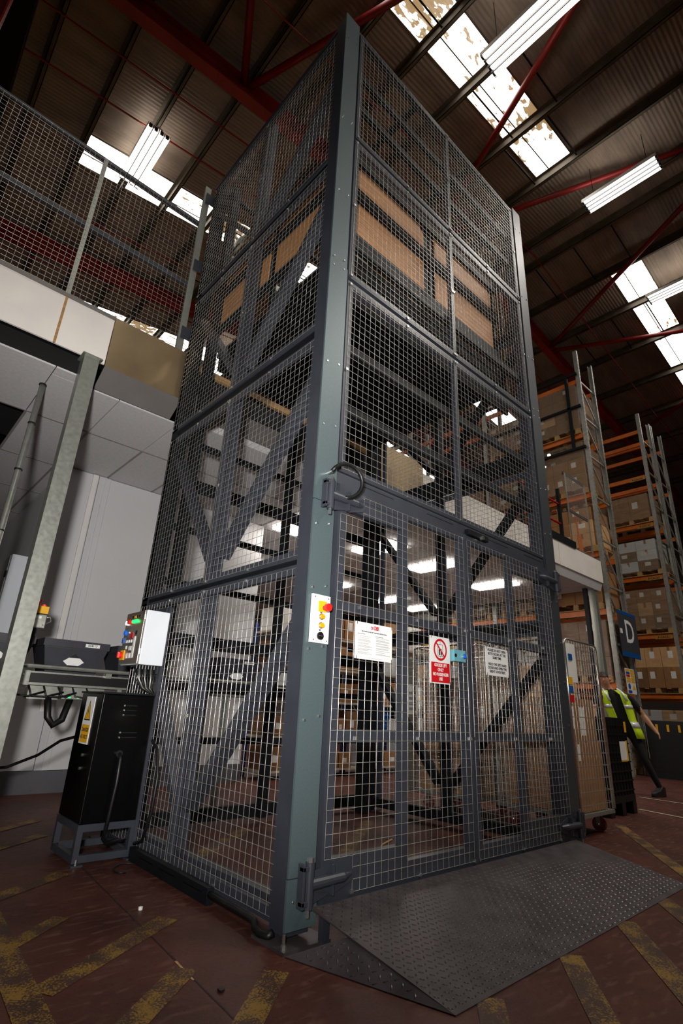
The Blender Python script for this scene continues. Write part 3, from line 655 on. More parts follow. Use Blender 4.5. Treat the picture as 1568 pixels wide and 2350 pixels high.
def leaf(x0, x1, s, name):
    fr = 0.06; z0, z1 = 0.125, 2.205; y0, y1 = -0.044, 0.0
    m = 0.73 if s > 0 else 2.005
    f = MB().box(x0, x0 + fr, y0, y1, z0, z1).box(x1 - fr, x1, y0, y1, z0, z1).box(x0 + fr, x1 - fr, y0, y1, z0, z0 + 0.10).box(x0 + fr, x1 - fr, y0, y1, z1 - fr, z1)
    d = f.build(name, 'steel', lift)
    MB().box(m - 0.028, m + 0.028, y0 + 0.002, y1, z0 + 0.10, z1 - fr).build('door_mullion', 'steel', d)
    for z in (1.49, 0.83):
        for a, b in ((x0 + fr, m - 0.028), (m + 0.028, x1 - fr)): MB().box(a, b, y0 + 0.002, y1, z - 0.03, z + 0.03).build('door_rail', 'steel', d)
    hx = x0 if s > 0 else x1
    for z, sg in ((0.205, 1), (2.125, -1)):                  # corner plates behind the strap hinges
        e = hx + s * (m - hx if False else abs(m - hx) - 0.028)
        MB().box(min(hx + s * fr, e), max(hx + s * fr, e), y0 + 0.004, y1, *((0.225, 0.30) if sg > 0 else (2.06, 2.145))).build('corner_plate', 'steel', d)
    nx = hx + s * 0.20                                       # mesh sheet is notched round the hinges
    a0, a1 = (min(hx + s * 0.015, nx), max(hx + s * 0.015, nx)); b0, b1 = (min(nx, x1 - 0.018 if s > 0 else x0 + 0.018), max(nx, x1 - 0.018 if s > 0 else x0 + 0.018))
    mb = wires(MB(), 'y', y0 - 0.004, a0, a1, 0.30, 2.02, d=-0.0022); wires(mb, 'y', y0 - 0.004, b0, b1, 0.15, 2.17, d=-0.0022)
    w_ = mb.build('wire_mesh', 'wire', d, smooth=True); w_['kind'] = 'stuff'
    k = MB()
    for u in (b0, (b0 + b1) / 2, b1):
        for z in (0.15, 0.82, 1.5, 2.17): k.box(u - 0.007, u + 0.007, y0 - 0.010, y0, z - 0.009, z + 0.009)
    k.build('mesh_clip', 'zinc', d)['kind'] = 'stuff'
    for z in (0.222, 2.10): hinge(d, hx - s * 0.10, z, s, False)
    return d
dl = leaf(0.150, 1.382, 1, 'lift_door'); dr = leaf(1.398, 2.645, -1, 'lift_door')
for d, xh in ((dl, 1.07), (dr, 1.70)):                       # small pull handles under the upper rail
    MB().tube([(xh - 0.09, -0.046, 1.462), (xh - 0.07, -0.075, 1.455), (xh + 0.07, -0.075, 1.455), (xh + 0.09, -0.046, 1.462)], 0.008, 8).build('pull_handle', 'steel', d, smooth=True)
MB().box(1.372, 1.398, -0.058, -0.046, 0.125, 2.20).build('door_stop', 'steel', dl)
t = MB().box(1.44, 1.70, -0.055, -0.016, 2.218, 2.262).build('door_latch', 'black_steel', lift, bevel=0.003)
MB().cyl((1.60, -0.075, 2.225), (1.60, -0.050, 2.225), 0.016, 12).build('latch_bolt', 'zinc', t)
# black hose loop above the left hinge
pts = []
for k in range(15):
    a = math.radians(160 - 250 * k / 14); pts.append((0.155 + 0.105 * math.cos(a), -0.075 - 0.05 * math.sin(math.pi * k / 14), 2.205 + 0.10 * math.sin(a)))
MB().tube(pts, 0.0125, 10).build('hose_loop', 'black_plastic', lift, smooth=True)
for p in (pts[0], pts[-1]): MB().cyl((p[0], p[1] + 0.045, p[2]), (p[0], p[1] - 0.006, p[2]), 0.010, 8).build('hose_fitting', 'zinc', lift)

# ---- control station on the corner post
cp = thing('control_station', 'white lift call panel with red stop and amber buttons on corner post', 'control panel', (0.06, -0.045, 1.395))
MB().box(-0.002, 0.122, -0.046, -0.0335, 1.272, 1.522).build('face_plate', 'white_print', cp, bevel=0.001)
MB().box(0.040, 0.092, -0.052, -0.0465, 1.432, 1.490).build('stop_plate', 'yellow', cp)
b = MB().cyl((0.078, -0.052, 1.455), (0.078, -0.075, 1.455), 0.013, 16); b.cyl((0.078, -0.075, 1.455), (0.078, -0.092, 1.455), 0.0225, 20, 0.020)
b.build('stop_button', 'red_gloss', cp, smooth=False)
for z in (1.408, 1.362):
    MB().cyl((0.062, -0.0465, z), (0.062, -0.052, z), 0.0165, 20).build('button_ring', 'stainless', cp)
    MB().cyl((0.062, -0.052, z), (0.062, -0.064, z), 0.0125, 18).build('push_button', 'amber', cp)
MB().prism([(0.052, 1.428), (0.070, 1.428), (0.061, 1.437)], 'y', -0.047, -0.0462).build('up_arrow', 'black_print', cp, fix=True)
MB().prism([(0.050, 1.341), (0.068, 1.341), (0.059, 1.332)], 'y', -0.047, -0.0462).build('down_arrow', 'black_print', cp, fix=True)
MB().cyl((0.060, -0.0465, 1.308), (0.060, -0.056, 1.308), 0.020, 22).build('key_switch', 'black_plastic', cp)
MB().box(0.048, 0.072, -0.0585, -0.0565, 1.306, 1.3095).build('key_slot', 'stainless', cp)
for x, z in ((0.014, 1.508), (0.106, 1.508), (0.018, 1.286), (0.106, 1.286)): MB().cyl((x, -0.0465, z), (x, -0.049, z), 0.004, 8).build('screw', 'zinc', cp)
text('Controlled Access', 'fine_print', 'grey_print', (0.062, -0.047, 1.281), 0.010, parent=cp)

# ---- notices cable-tied to the doors
def board(name, label, x0, x1, z0, z1):
    t = thing(name, label, 'sign', ((x0 + x1) / 2, -0.054, (z0 + z1) / 2))
    MB().box(x0, x1, -0.058, -0.054, z0, z1).build('board', 'white_print', t)
    for x in (x0 + 0.008, x1 - 0.008):
        for z in (z0 + 0.004, z1 - 0.004):
            MB().cyl((x, -0.062, z - 0.012), (x + 0.002, -0.060, z + 0.012), 0.0015, 5).build('cable_tie', 'black_plastic', t)
    return t
Y_ = -0.0586
s1 = board('instruction_notice', 'white operating instruction notice with red and blue logo on left door', 0.305, 0.603, 1.220, 1.420)
xm = 0.454
text('DEK', 'logo_letters', 'red', (xm + 0.018, Y_, 1.396), 0.030, parent=s1, sx=0.72, bold=0.0012)
for k, m in enumerate(('red', 'blue_print', 'red')):
    MB().box(xm - 0.030 + (0.004 if k == 1 else 0), xm - 0.008, Y_ - 0.0004, Y_, 1.3875 + 0.006 * k, 1.3915 + 0.006 * k).build('logo_stripe', m, s1)
text('MEZZANINE GOODS LIFT OPERATING INSTRUCTIONS', 'heading', 'black_print', (xm, Y_, 1.3705), 0.0082, parent=s1, bold=0.0002)
text('Operation Instructions', 'subheading', 'black_print', (0.322, Y_, 1.356), 0.006, parent=s1, align='LEFT')
text('Lift Operating Instructions', 'subheading', 'black_print', (0.464, Y_, 1.352), 0.006, parent=s1, align='LEFT')
mb = MB(); random.seed(3)
for col0, wd in ((0.325, 0.120), (0.468, 0.120)):
    z = 1.343
    for para in range(8):
        for ln in range(random.choice((1, 2, 3))):
            mb.quad((col0, Y_, z), (col0 + wd * random.uniform(0.5, 1.0), Y_, z), (col0 + wd * 0.6, Y_, z + 0.0018), (col0, Y_, z + 0.0018)) if False else mb.box(col0, col0 + wd * random.uniform(0.6, 1.0), Y_ - 0.0002, Y_, z, z + 0.0017)
            z -= 0.0042
        z -= 0.0052
        if z < 1.245: break
mb.build('printed_lines', 'grey_print', s1)
MB().box(0.40, 0.52, Y_ - 0.0002, Y_, 1.229, 1.2305).build('footer_line', 'grey_print', s1)
s2 = board('no_passenger_sign', 'white and red goods lift only sign with crossed passenger symbol', 0.956, 1.160, 1.135, 1.422)
MB().box(0.964, 1.152, Y_ - 0.0004, Y_, 1.142, 1.262).build('red_field', 'red', s2)
for k, s in enumerate(('GOODS LIFT', 'ONLY', 'NO PASSENGER', 'USE')):
    text(s, 'sign_text', 'white_print', (1.058, Y_ - 0.0005, 1.245 - 0.0275 * k), 0.0265, parent=s2, sx=0.84, bold=0.0007)
c = (1.058, 1.342)
k = MB().box(c[0] - 0.026, c[0] + 0.026, Y_ - 0.0003, Y_, c[1] + 0.030, c[1] + 0.033).box(c[0] - 0.026, c[0] + 0.026, Y_ - 0.0003, Y_, c[1] - 0.042, c[1] - 0.039)
k.box(c[0] - 0.026, c[0] - 0.023, Y_ - 0.0003, Y_, c[1] - 0.042, c[1] + 0.033).box(c[0] + 0.023, c[0] + 0.026, Y_ - 0.0003, Y_, c[1] - 0.042, c[1] + 0.033)
k.box(c[0] - 0.0012, c[0] + 0.0012, Y_ - 0.0003, Y_, c[1] + 0.033, c[1] + 0.054).box(c[0] - 0.0012, c[0] + 0.0012, Y_ - 0.0003, Y_, c[1] - 0.060, c[1] - 0.042)
for dx, h in ((-0.009, 0.036), (0.009, 0.029)):
    k.box(c[0] + dx - 0.006, c[0] + dx + 0.006, Y_ - 0.0003, Y_, c[1] - 0.034, c[1] - 0.034 + h); k.disc((c[0] + dx, Y_ - 0.0003, c[1] - 0.034 + h + 0.006), 0.005, 'y', 12, 0.0003)
k.build('lift_symbol', 'black_print', s2)
rg = MB(); rg.ring(c, 0.054, 0.068, Y_ - 0.0006, n=40); rg.bar((c[0] - 0.043, Y_ - 0.0006, c[1] + 0.043), (c[0] + 0.043, Y_ - 0.0006, c[1] - 0.043), 0.0004, 0.011, up=(0, 0, 1))
rg.build('prohibition_ring', 'red', s2)
s3 = board('door_order_sign', 'small white sign with black capitals on right door leaf', 1.573, 1.863, 1.228, 1.420)
for k, s in enumerate(('PLEASE DO NOT OPEN', 'BOTH DOORS AT THE', 'SAME TIME.', '', 'HOLD THE LEFT HAND', 'DOOR AND OPEN THE', 'RIGHT DOOR FIRST.')):
    if s: text(s, 'sign_text', 'black_print', (1.718, Y_, 1.400 - 0.0248 * k + (0.004 if k > 3 else 0)), 0.0245, parent=s3, sx=0.92, bold=0.0006)
t = thing('door_switch_box', 'small pale blue switch box with blue button beside the red sign', 'switch', (1.24, -0.06, 1.32))
MB().box(1.172, 1.302, -0.082, -0.048, 1.283, 1.357).build('enclosure', 'cyan_box', t, bevel=0.004)
MB().cyl((1.272, -0.082, 1.32), (1.272, -0.092, 1.32), 0.017, 18).build('bezel', 'zinc', t); MB().cyl((1.272, -0.092, 1.32), (1.272, -0.100, 1.32), 0.0125, 18).build('push_button', 'blue_btn', t)
MB().cyl((1.190, -0.083, 1.32), (1.190, -0.082, 1.32), 0.012, 14).build('cable_gland', 'black_plastic', t)

# ---- the lift car, parked at the upper level
car = thing('lift_car', 'lift car with plywood sides and dark underside, parked at the upper level', 'lift car', (1.4, 1.1, 4.12))
MB().box(0.24, 2.55, 0.16, 2.05, 4.24, 4.29).build('platform', 'platform_black', car)
for y in (0.17, 0.78, 1.40, 1.98): MB().box(0.26, 2.53, y, y + 0.06, 4.09, 4.238).build('platform_beam', 'platform_black', car)
for x in (0.24, 2.49): MB().box(x, x + 0.06, 0.24, 1.97, 4.12, 4.238).build('platform_beam', 'platform_black', car)
MB().box(0.30, 2.5, 0.135, 0.158, 3.78, 4.10).build('toe_guard', 'platform_black', car)
def plypanel(pts, axis, a, b): MB().prism(pts, axis, a, b).build('plywood_panel', 'ply', car, fix=True)
for x0, x1 in ((0.30, 1.27), (1.45, 2.42)):
    plypanel([(x0, 5.05), (x1, 5.05), (x1, 5.26), (x1 - 0.07, 5.33), (x0, 5.33)], 'y', 0.20, 0.212)
    plypanel([(x0, 4.53), (x1, 4.53), (x1, 4.92), (x0, 4.92)], 'y', 0.20, 0.212)
for z in (4.48, 4.985, 5.39): MB().box(0.24, 2.50, 0.165, 0.205, z - 0.05, z + 0.05).build('car_rail', 'black_steel', car)
for x in (0.245, 1.315, 1.395, 2.46): MB().box(x - 0.022, x + 0.022, 0.215, 0.25, 4.29, 5.44).build('car_post', 'black_steel', car)
for y0, y1 in ((0.30, 1.05), (1.16, 1.45), (1.52, 2.0)):
    plypanel([(y0, 5.03), (y1, 5.03), (y1, 5.22), (y0, 5.22)], 'x', 0.20, 0.212); plypanel([(y0, 4.58), (y1, 4.58), (y1, 4.93), (y0, 4.93)], 'x', 0.20, 0.212)
    plypanel([(y0, 5.03), (y1, 5.03), (y1, 5.22), (y0, 5.22)], 'x', 2.52, 2.532); plypanel([(y0, 4.58), (y1, 4.58), (y1, 4.93), (y0, 4.93)], 'x', 2.52, 2.532)
for X in (0.165, 2.54):
    for z in (4.5, 4.98, 5.27): MB().box(X, X + 0.035, 0.255, 2.02, z - 0.045, z + 0.045).build('car_rail', 'black_steel', car)
    for y in (1.105, 1.485): MB().box(X + 0.05, X + 0.08, y - 0.03, y + 0.03, 4.29, 5.35).build('car_post', 'black_steel', car)
MB().box(0.35, 2.4, 0.145, 0.157, 4.30, 4.36).build('warning_strip', 'yellow', car)

# ---- ramp of chequer plate before the doors
rp = thing('loading_ramp', 'dark chequer plate loading ramp in front of the lift doors', 'ramp', (1.37, -0.45, 0))
A, B, C_, D2 = Vector((0.075, -0.075, 0.138)), Vector((2.62, -0.075, 0.138)), Vector((2.66, -0.775, 0.004)), Vector((0.125, -0.80, 0.004))
FL = [Vector((-0.075, -0.105, 0.004)), Vector((0.100, -0.30, 0.092)), D2 + Vector((0, 0, 0))]
FR = [B, Vector((2.80, -0.10, 0.004)), C_]
def slab(mb, pts, t=0.006):
    n = (pts[1] - pts[0]).cross(pts[2] - pts[0]).normalized()
    if n.z < 0: pts = list(reversed(pts)); n = -n
    i = len(mb.v); k = len(pts)
    mb.v += [tuple(p) for p in pts] + [tuple(p - n * t) for p in pts]
    mb.f.append(tuple(range(i, i + k))); mb.f.append(tuple(reversed(range(i + k, i + 2 * k))))
    for j in range(k): mb.f.append((i + j, i + k + j, i + k + (j + 1) % k, i + (j + 1) % k))
    return mb
slab(MB(), [A, D2, C_, B]).build('ramp_plate', 'plate', rp); slab(MB(), FL).build('side_plate', 'plate', rp); slab(MB(), FR).build('side_plate', 'plate', rp)
def lugs(mb, poly, pitch=0.030):
    o = poly[0]; ux = (poly[1] - poly[0]).normalized(); n = (poly[1] - poly[0]).cross(poly[2] - poly[0]).normalized()
    if n.z < 0: n = -n
    ux = (Vector((1, 0, 0)) - n * n.x).normalized(); uy = n.cross(ux)
    P2 = [((p - o).dot(ux), (p - o).dot(uy)) for p in poly]
    def inside(x, y, mg=0.012):
        for sx, sy in ((-mg, 0), (mg, 0), (0, -mg), (0, mg)):
            c = False; X = x + sx; Y = y + sy
            for i in range(len(P2)):
                x1, y1 = P2[i]; x2, y2 = P2[i - 1]
                if (y1 > Y) != (y2 > Y) and X < (x2 - x1) * (Y - y1) / (y2 - y1) + x1: c = not c
            if not c: return False
        return True
    xs = [p[0] for p in P2]; ys_ = [p[1] for p in P2]
    j = 0; y = min(ys_)
    while y < max(ys_):
        i = 0; x = min(xs)
        while x < max(xs):
            if inside(x, y):
                a = math.radians(45 + 90 * ((i + j) % 2)) + 0.0
                d = ux * math.cos(a) + uy * math.sin(a); e = n.cross(d); c = o + ux * x + uy * y
                k = len(mb.v); L_, w2, h = 0.0125, 0.0042, 0.0026
                mb.v += [tuple(c - d * L_), tuple(c + e * w2), tuple(c + d * L_), tuple(c - e * w2), tuple(c - d * L_ * .45 + n * h), tuple(c + d * L_ * .45 + n * h)]
                mb.f += [(k, k + 3, k + 4), (k + 3, k + 5, k + 4), (k + 3, k + 2, k + 5), (k + 2, k + 1, k + 5), (k + 1, k + 4, k + 5), (k + 1, k, k + 4)]
            x += pitch; i += 1
        y += pitch; j += 1
    return mb
lm = MB(); lugs(lm, [A, D2, C_, B]); lugs(lm, FL); lugs(lm, FR)
lo = lm.build('tread_lugs', 'lug', rp); lo['kind'] = 'stuff'
MB().box(0.13, 0.17, -0.10, -0.07, 0.0, 0.12).build('ramp_leg', 'steel', rp); MB().box(2.5, 2.54, -0.10, -0.07, 0, 0.12).build('ramp_leg', 'steel', rp)
MB().box(0.17, 2.5, -0.10, -0.08, 0.08, 0.12).build('ramp_beam', 'black_steel', rp)

# ---- cable tray and hose along the foot of the left face
t = thing('cable_tray', 'slotted black cable tray at the foot of the left lift face', 'cable tray', (-0.03, 1.1, 0.0))
MB().box(-0.045, -0.004, 0.60, 1.60, 0.0, 0.075).build('tray_body', 'black_steel', t)
for y in (0.66, 0.95, 1.24): MB().box(-0.0462, -0.0452, y, y + 0.20, 0.045, 0.049).build('slot', 'black_gloss', t)
t = MB().tube([(-0.025, 0.62, 0.045), (-0.03, 0.40, 0.045), (-0.032, 0.23, 0.045), (-0.05, 0.165, 0.05), (-0.062, 0.14, 0.035), (-0.06, 0.10, 0.022), (-0.045, 0.06, 0.022), (-0.03, 0.045, 0.035)], 0.0165, 12).build('flexible_hose', 'black_plastic', None, smooth=True)
tag(t, 'black flexible hose bending round the foot of the corner post', 'hose')

# ================================================================== LEFT: power unit, control box, conveyor
pu = thing('power_unit', 'black steel power unit with danger label on a welded stand', 'power unit', (-0.19, 1.82, 0))
X0, X1, Yf, Yb = -0.385, -0.015, 1.62, 2.05
# welded angle stand
for z in (0.035, 0.20):
    MB().box(X0, X1, Yf, Yf + 0.035, z - 0.02, z + 0.02).build('stand_rail', 'steel', pu); MB().box(X0, X1, Yb - 0.035, Yb, z - 0.02, z + 0.02).build('stand_rail', 'steel', pu)
    MB().box(X0, X0 + 0.035, Yf + 0.035, Yb - 0.035, z - 0.02, z + 0.02).build('stand_rail', 'steel', pu); MB().box(X1 - 0.035, X1, Yf + 0.035, Yb - 0.035, z - 0.02, z + 0.02).build('stand_rail', 'steel', pu)
for x in (X0, X1 - 0.035):
    for y in (Yf, Yb - 0.035): MB().box(x, x + 0.035, y, y + 0.035, 0.055, 0.18).build('stand_leg', 'steel', pu)
    MB().box(x - 0.01, x + 0.06, Yf - 0.03, Yf + 0.02, 0.0, 0.010).build('foot_plate', 'steel', pu); MB().cyl((x + 0.02, Yf - 0.018, 0.01), (x + 0.02, Yf - 0.018, 0.04), 0.007, 6).build('anchor_bolt', 'zinc', pu)
cb = MB().prism([(Yf + 0.005, 0.222), (Yb, 0.222), (Yb, 1.0), (Yf + 0.005, 0.985)], 'x', X0 + 0.005, X1).build('casing', 'black_gloss', pu, fix=True, bevel=0.004)
MB().box(X0 - 0.004, X0 + 0.005, Yf, Yf + 0.02, 0.50, 0.985).build('casing_flange', 'black_gloss', pu)
MB().box(X0 - 0.004, X1 + 0.004, Yf - 0.004, Yb + 0.004, 0.988, 1.0).build('casing_lid', 'black_steel', pu)
for z, w_ in ((0.915, 0.07), (0.885, 0.07), (0.855, 0.07), (0.745, 0.10), (0.715, 0.10)):
    MB().box(X0 + 0.17, X0 + 0.17 + w_, Yf + 0.001, Yf + 0.0055, z, z + 0.006).build('louvre', 'black_steel', pu)
    MB().cyl((X0 + 0.155, Yf + 0.006, z + 0.003), (X0 + 0.155, Yf - 0.002, z + 0.003), 0.006, 10).build('stud', 'zinc', pu)
for z in (0.60, 0.52): MB().cyl((X0 + 0.006, 1.80, z), (X0 - 0.006, 1.80, z), 0.010, 8).build('bolt_head', 'zinc', pu)
lb = MB().box(X0 + 0.001, X0 + 0.0045, 1.76, 1.93, 0.665, 0.965).build('danger_label', 'white_print', pu, label='white and yellow danger label')
xl = X0 + 0.0004
MB().box(xl, xl + 0.0006, 1.772, 1.918, 0.675, 0.785).build('yellow_field', 'yellow', lb)
MB().prism([(1.790, 0.812), (1.905, 0.812), (1.8475, 0.945)], 'x', xl, xl + 0.0006).build('triangle_border', 'black_print', lb, fix=True)
MB().prism([(1.803, 0.820), (1.892, 0.820), (1.8475, 0.926)], 'x', xl - 0.0004, xl).build('triangle_field', 'yellow', lb, fix=True)
MB().prism([(1.843, 0.905), (1.858, 0.868), (1.848, 0.868), (1.860, 0.828), (1.838, 0.874), (1.848, 0.874)], 'x', xl - 0.0008, xl - 0.0004).build('lightning_bolt', 'black_print', lb, fix=True)
text('DANGER', 'label_text', 'black_print', (xl - 0.0003, 1.845, 0.752), 0.034, RL, lb, sx=0.95, bold=0.0006)
text('415 VOLTS', 'label_text', 'black_print', (xl - 0.0003, 1.845, 0.708), 0.034, RL, lb, sx=0.80, bold=0.0006)
MB().cyl((X0 + 0.17, Yf + 0.006, 0.62), (X0 + 0.17, Yf - 0.016, 0.62), 0.022, 14).build('cable_gland', 'black_plastic', pu)
MB().tube([(X0 + 0.17, Yf - 0.012, 0.62), (X0 + 0.172, Yf - 0.04, 0.59), (X0 + 0.172, Yf - 0.045, 0.45), (X0 + 0.165, Yf - 0.03, 0.25), (X0 + 0.17, Yf + 0.01, 0.13), (X0 + 0.20, Yf + 0.03, 0.10), (X0 + 0.30, Yf + 0.06, 0.10), (X1 - 0.04, Yf + 0.07, 0.10)], 0.013, 8).build('power_cable', 'black_plastic', pu, smooth=True)
MB().box(0.004 - 0.03, -0.002, Yf - 0.005, Yf + 0.035, 0.055, 1.62).build('upright', 'steel', pu)
MB().box(-0.030, -0.004, Yf + 0.035, 2.0, 1.14, 1.62).build('mounting_plate', 'steel', pu)
t = MB().tube([(-0.006, 1.60, 0.70), (-0.012, 1.50, 0.66), (-0.014, 1.42, 0.50), (-0.014, 1.43, 0.30), (-0.016, 1.50, 0.12), (-0.02, 1.60, 0.09)], 0.011, 8).build('power_cable', 'black_plastic', None, smooth=True)
tag(t, 'black cable looping down in front of the mesh beside the power unit', 'cable')

cx = thing('control_box', 'white electrical control box with stainless front and lit buttons', 'control box', (-0.13, 1.8, 1.37))
MB().box(-0.235, -0.032, 1.57, 1.96, 1.19, 1.57).build('body', 'box_white', cx, bevel=0.006)
MB().box(-0.252, -0.237, 1.575, 1.955, 1.195, 1.565).build('front_door', 'stainless', cx, bevel=0.003)
xf = -0.2525
for z in (1.26, 1.50): MB().cyl((-0.245, 1.572, z), (-0.245, 1.572, z + 0.035), 0.006, 8).build('door_hinge', 'zinc', cx)
def knob(y, z, r, m, d=0.015, name='indicator'): MB().cyl((xf, y, z), (xf - d, y, z), r, 14).build(name, m, cx)
for k, m in enumerate(('led_green', 'led_green', 'led_green')): knob(1.70 + 0.040 * k, 1.495, 0.0125, m)
knob(1.85, 1.497, 0.017, 'red_gloss', 0.025, 'stop_button'); knob(1.915, 1.493, 0.015, 'led_white')
for k in range(4):
    MB().box(xf - 0.003, xf, 1.655 + 0.047 * k, 1.685 + 0.047 * k, 1.520, 1.538).build('legend_plate', 'black_plastic' if k != 2 else 'yellow', cx)
knob(1.90, 1.42, 0.018, 'blue_btn', 0.02, 'selector'); knob(1.85, 1.422, 0.017, 'stainless', 0.006, 'key_lock')
MB().box(xf - 0.012, xf, 1.92, 1.942, 1.345, 1.385).build('selector', 'blue_print', cx)
MB().box(xf - 0.004, xf, 1.745, 1.80, 1.375, 1.415).build('maker_badge', 'red', cx)
MB().box(xf - 0.006, xf, 1.655, 1.695, 1.395, 1.425).build('meter', 'black_print', cx)
for y, z, w2, h, m in ((1.68, 1.235, .035, .15, 'white_print'), (1.74, 1.235, .03, .035, 'white_print'), (1.80, 1.235, .03, .035, 'white_print'), (1.74, 1.29, .05, .03, 'white_print'), (1.84, 1.30, .025, .025, 'white_print'), (1.75, 1.345, .025, .02, 'white_print'), (1.80, 1.345, .025, .02, 'white_print'), (1.85, 1.345, .025, .02, 'white_print')):
    MB().box(xf - 0.003, xf, y, y + w2, z, z + h).build('info_label', m, cx)
MB().box(xf - 0.006, xf, 1.865, 1.945, 1.225, 1.295).build('isolator_plate', 'yellow', cx)
i = MB().cyl((xf - 0.006, 1.905, 1.26), (xf - 0.03, 1.905, 1.26), 0.023, 18); i.box(xf - 0.045, xf - 0.03, 1.896, 1.914, 1.240, 1.280); i.build('isolator_switch', 'red_gloss', cx)
for k in range(7):
    x = -0.21 + 0.025 * k
    MB().cyl((x, 1.66, 1.19), (x, 1.66, 1.165), 0.010, 8).build('cable_gland', 'black_plastic', cx)
    MB().tube([(x, 1.66, 1.165), (x + 0.005, 1.65, 1.10), (x * 0.6 - 0.03, 1.64, 1.04), (-0.055 + 0.004 * k, 1.66, 1.006)], 0.0065, 7).build('cable', 'galv' if k % 2 else 'black_plastic', cx, smooth=True)

cx.scale = (0.86, 0.86, 1.0); cx.location = (-0.116, 1.77, 1.37)

# ---- conveyor with grey totes
cv = thing('roller_conveyor', 'grey roller conveyor with black side rail in front of white partition', 'conveyor', (0.3, 2.95, 0))
CX0, CX1, CY0, CY1, CZ = -0.80, 2.5, 2.72, 3.22, 1.14
for y in (CY0, CY1 - 0.03):
    MB().box(CX0 + 0.12, CX1, y, y + 0.03, CZ - 0.085, CZ - 0.015).build('side_rail', 'black_plastic', cv); MB().box(CX0 + 0.02, CX1, y - 0.004, y + 0.034, CZ - 0.105, CZ - 0.087).build('rail_flange', 'galv', cv)
    MB().box(CX0 + 0.02, CX1, y - 0.004, y + 0.034, CZ - 0.014, CZ - 0.002).build('rail_flange', 'galv', cv)
rm = MB().cyl((0, CY0 + 0.03, 0), (0, CY1 - 0.03, 0), 0.024, 12).mesh('roller', True); rm.materials.append(M('galv'))
k = CX0 + 0.05
while k < CX1: inst(rm, 'roller', (k, 0, CZ - 0.03), cv).location.y -= 0; k += 0.075
for o in cv.children:
    if o.name.startswith('roller'): o.location.y = -2.95
MB().tube([(CX0 + 0.02, CY0 - 0.03, CZ + 0.035), (CX1, CY0 - 0.03, CZ + 0.035)], 0.016, 8).build('guide_tube', 'galv', cv)
for x in (0.0, 0.8, 1.6): MB().box(x - 0.02, x + 0.03, CY0 - 0.03, CY0 - 0.005, CZ - 0.02, CZ + 0.03).build('guide_bracket', 'galv', cv)
MB().box(CX0, CX0 + 0.20, CY0 - 0.02, CY0 - 0.005, CZ - 0.11, CZ + 0.0).build('end_plate', 'galv', cv)
for a, b in ((0.04, 0.08), (0.15, 0.08), (0.10, 0.03)): MB().cyl((CX0 + a, CY0 - 0.02, CZ - 0.11 + b), (CX0 + a, CY0 - 0.027, CZ - 0.11 + b), 0.008, 6).build('bolt_head', 'zinc', cv)
MB().box(CX0 + 0.22, CX0 + 0.45, CY0 + 0.02, CY0 + 0.12, CZ - 0.21, CZ - 0.11).build('drive_box', 'galv', cv)
MB().box(CX0 + 0.47, CX0 + 0.80, CY0 - 0.005, CY0 + 0.10, CZ - 0.20, CZ - 0.11).build('control_card', 'galv', cv)
for k in range(4): MB().box(CX0 + 0.52 + 0.07 * k, CX0 + 0.54 + 0.07 * k, CY0 - 0.009, CY0 - 0.005, CZ - 0.19, CZ - 0.183).build('status_led', 'led_green', cv)
random.seed(5)
for k in range(6):
    a = CX0 + 0.1 + 0.11 * k; b = a + random.uniform(0.12, 0.3)
    MB().tube([(a, CY0 + 0.0, CZ - 0.11), (a + 0.03, CY0 - 0.02, CZ - 0.16 - 0.03 * random.random()), ((a + b) / 2, CY0 - 0.03, CZ - 0.19), (b, CY0 - 0.02, CZ - 0.15)], 0.008, 6).build('loose_cable', 'black_plastic', cv, smooth=True)
MB().tube([(CX0 + 0.38, CY0 + 0.03, CZ - 0.2), (CX0 + 0.40, CY0 + 0.0, CZ - 0.34), (CX0 + 0.45, CY0, CZ - 0.40), (CX0 + 0.51, CY0, CZ - 0.36), (CX0 + 0.55, CY0 + 0.03, CZ - 0.2)], 0.028, 8).build('belt_loop', 'black_plastic', cv, smooth=True)
for x in (0.12, 1.2, 2.3):
    for y in (CY0 + 0.02, CY1 - 0.06): MB().box(x, x + 0.04, y, y + 0.04, 0, CZ - 0.105).build('conveyor_leg', 'galv', cv)

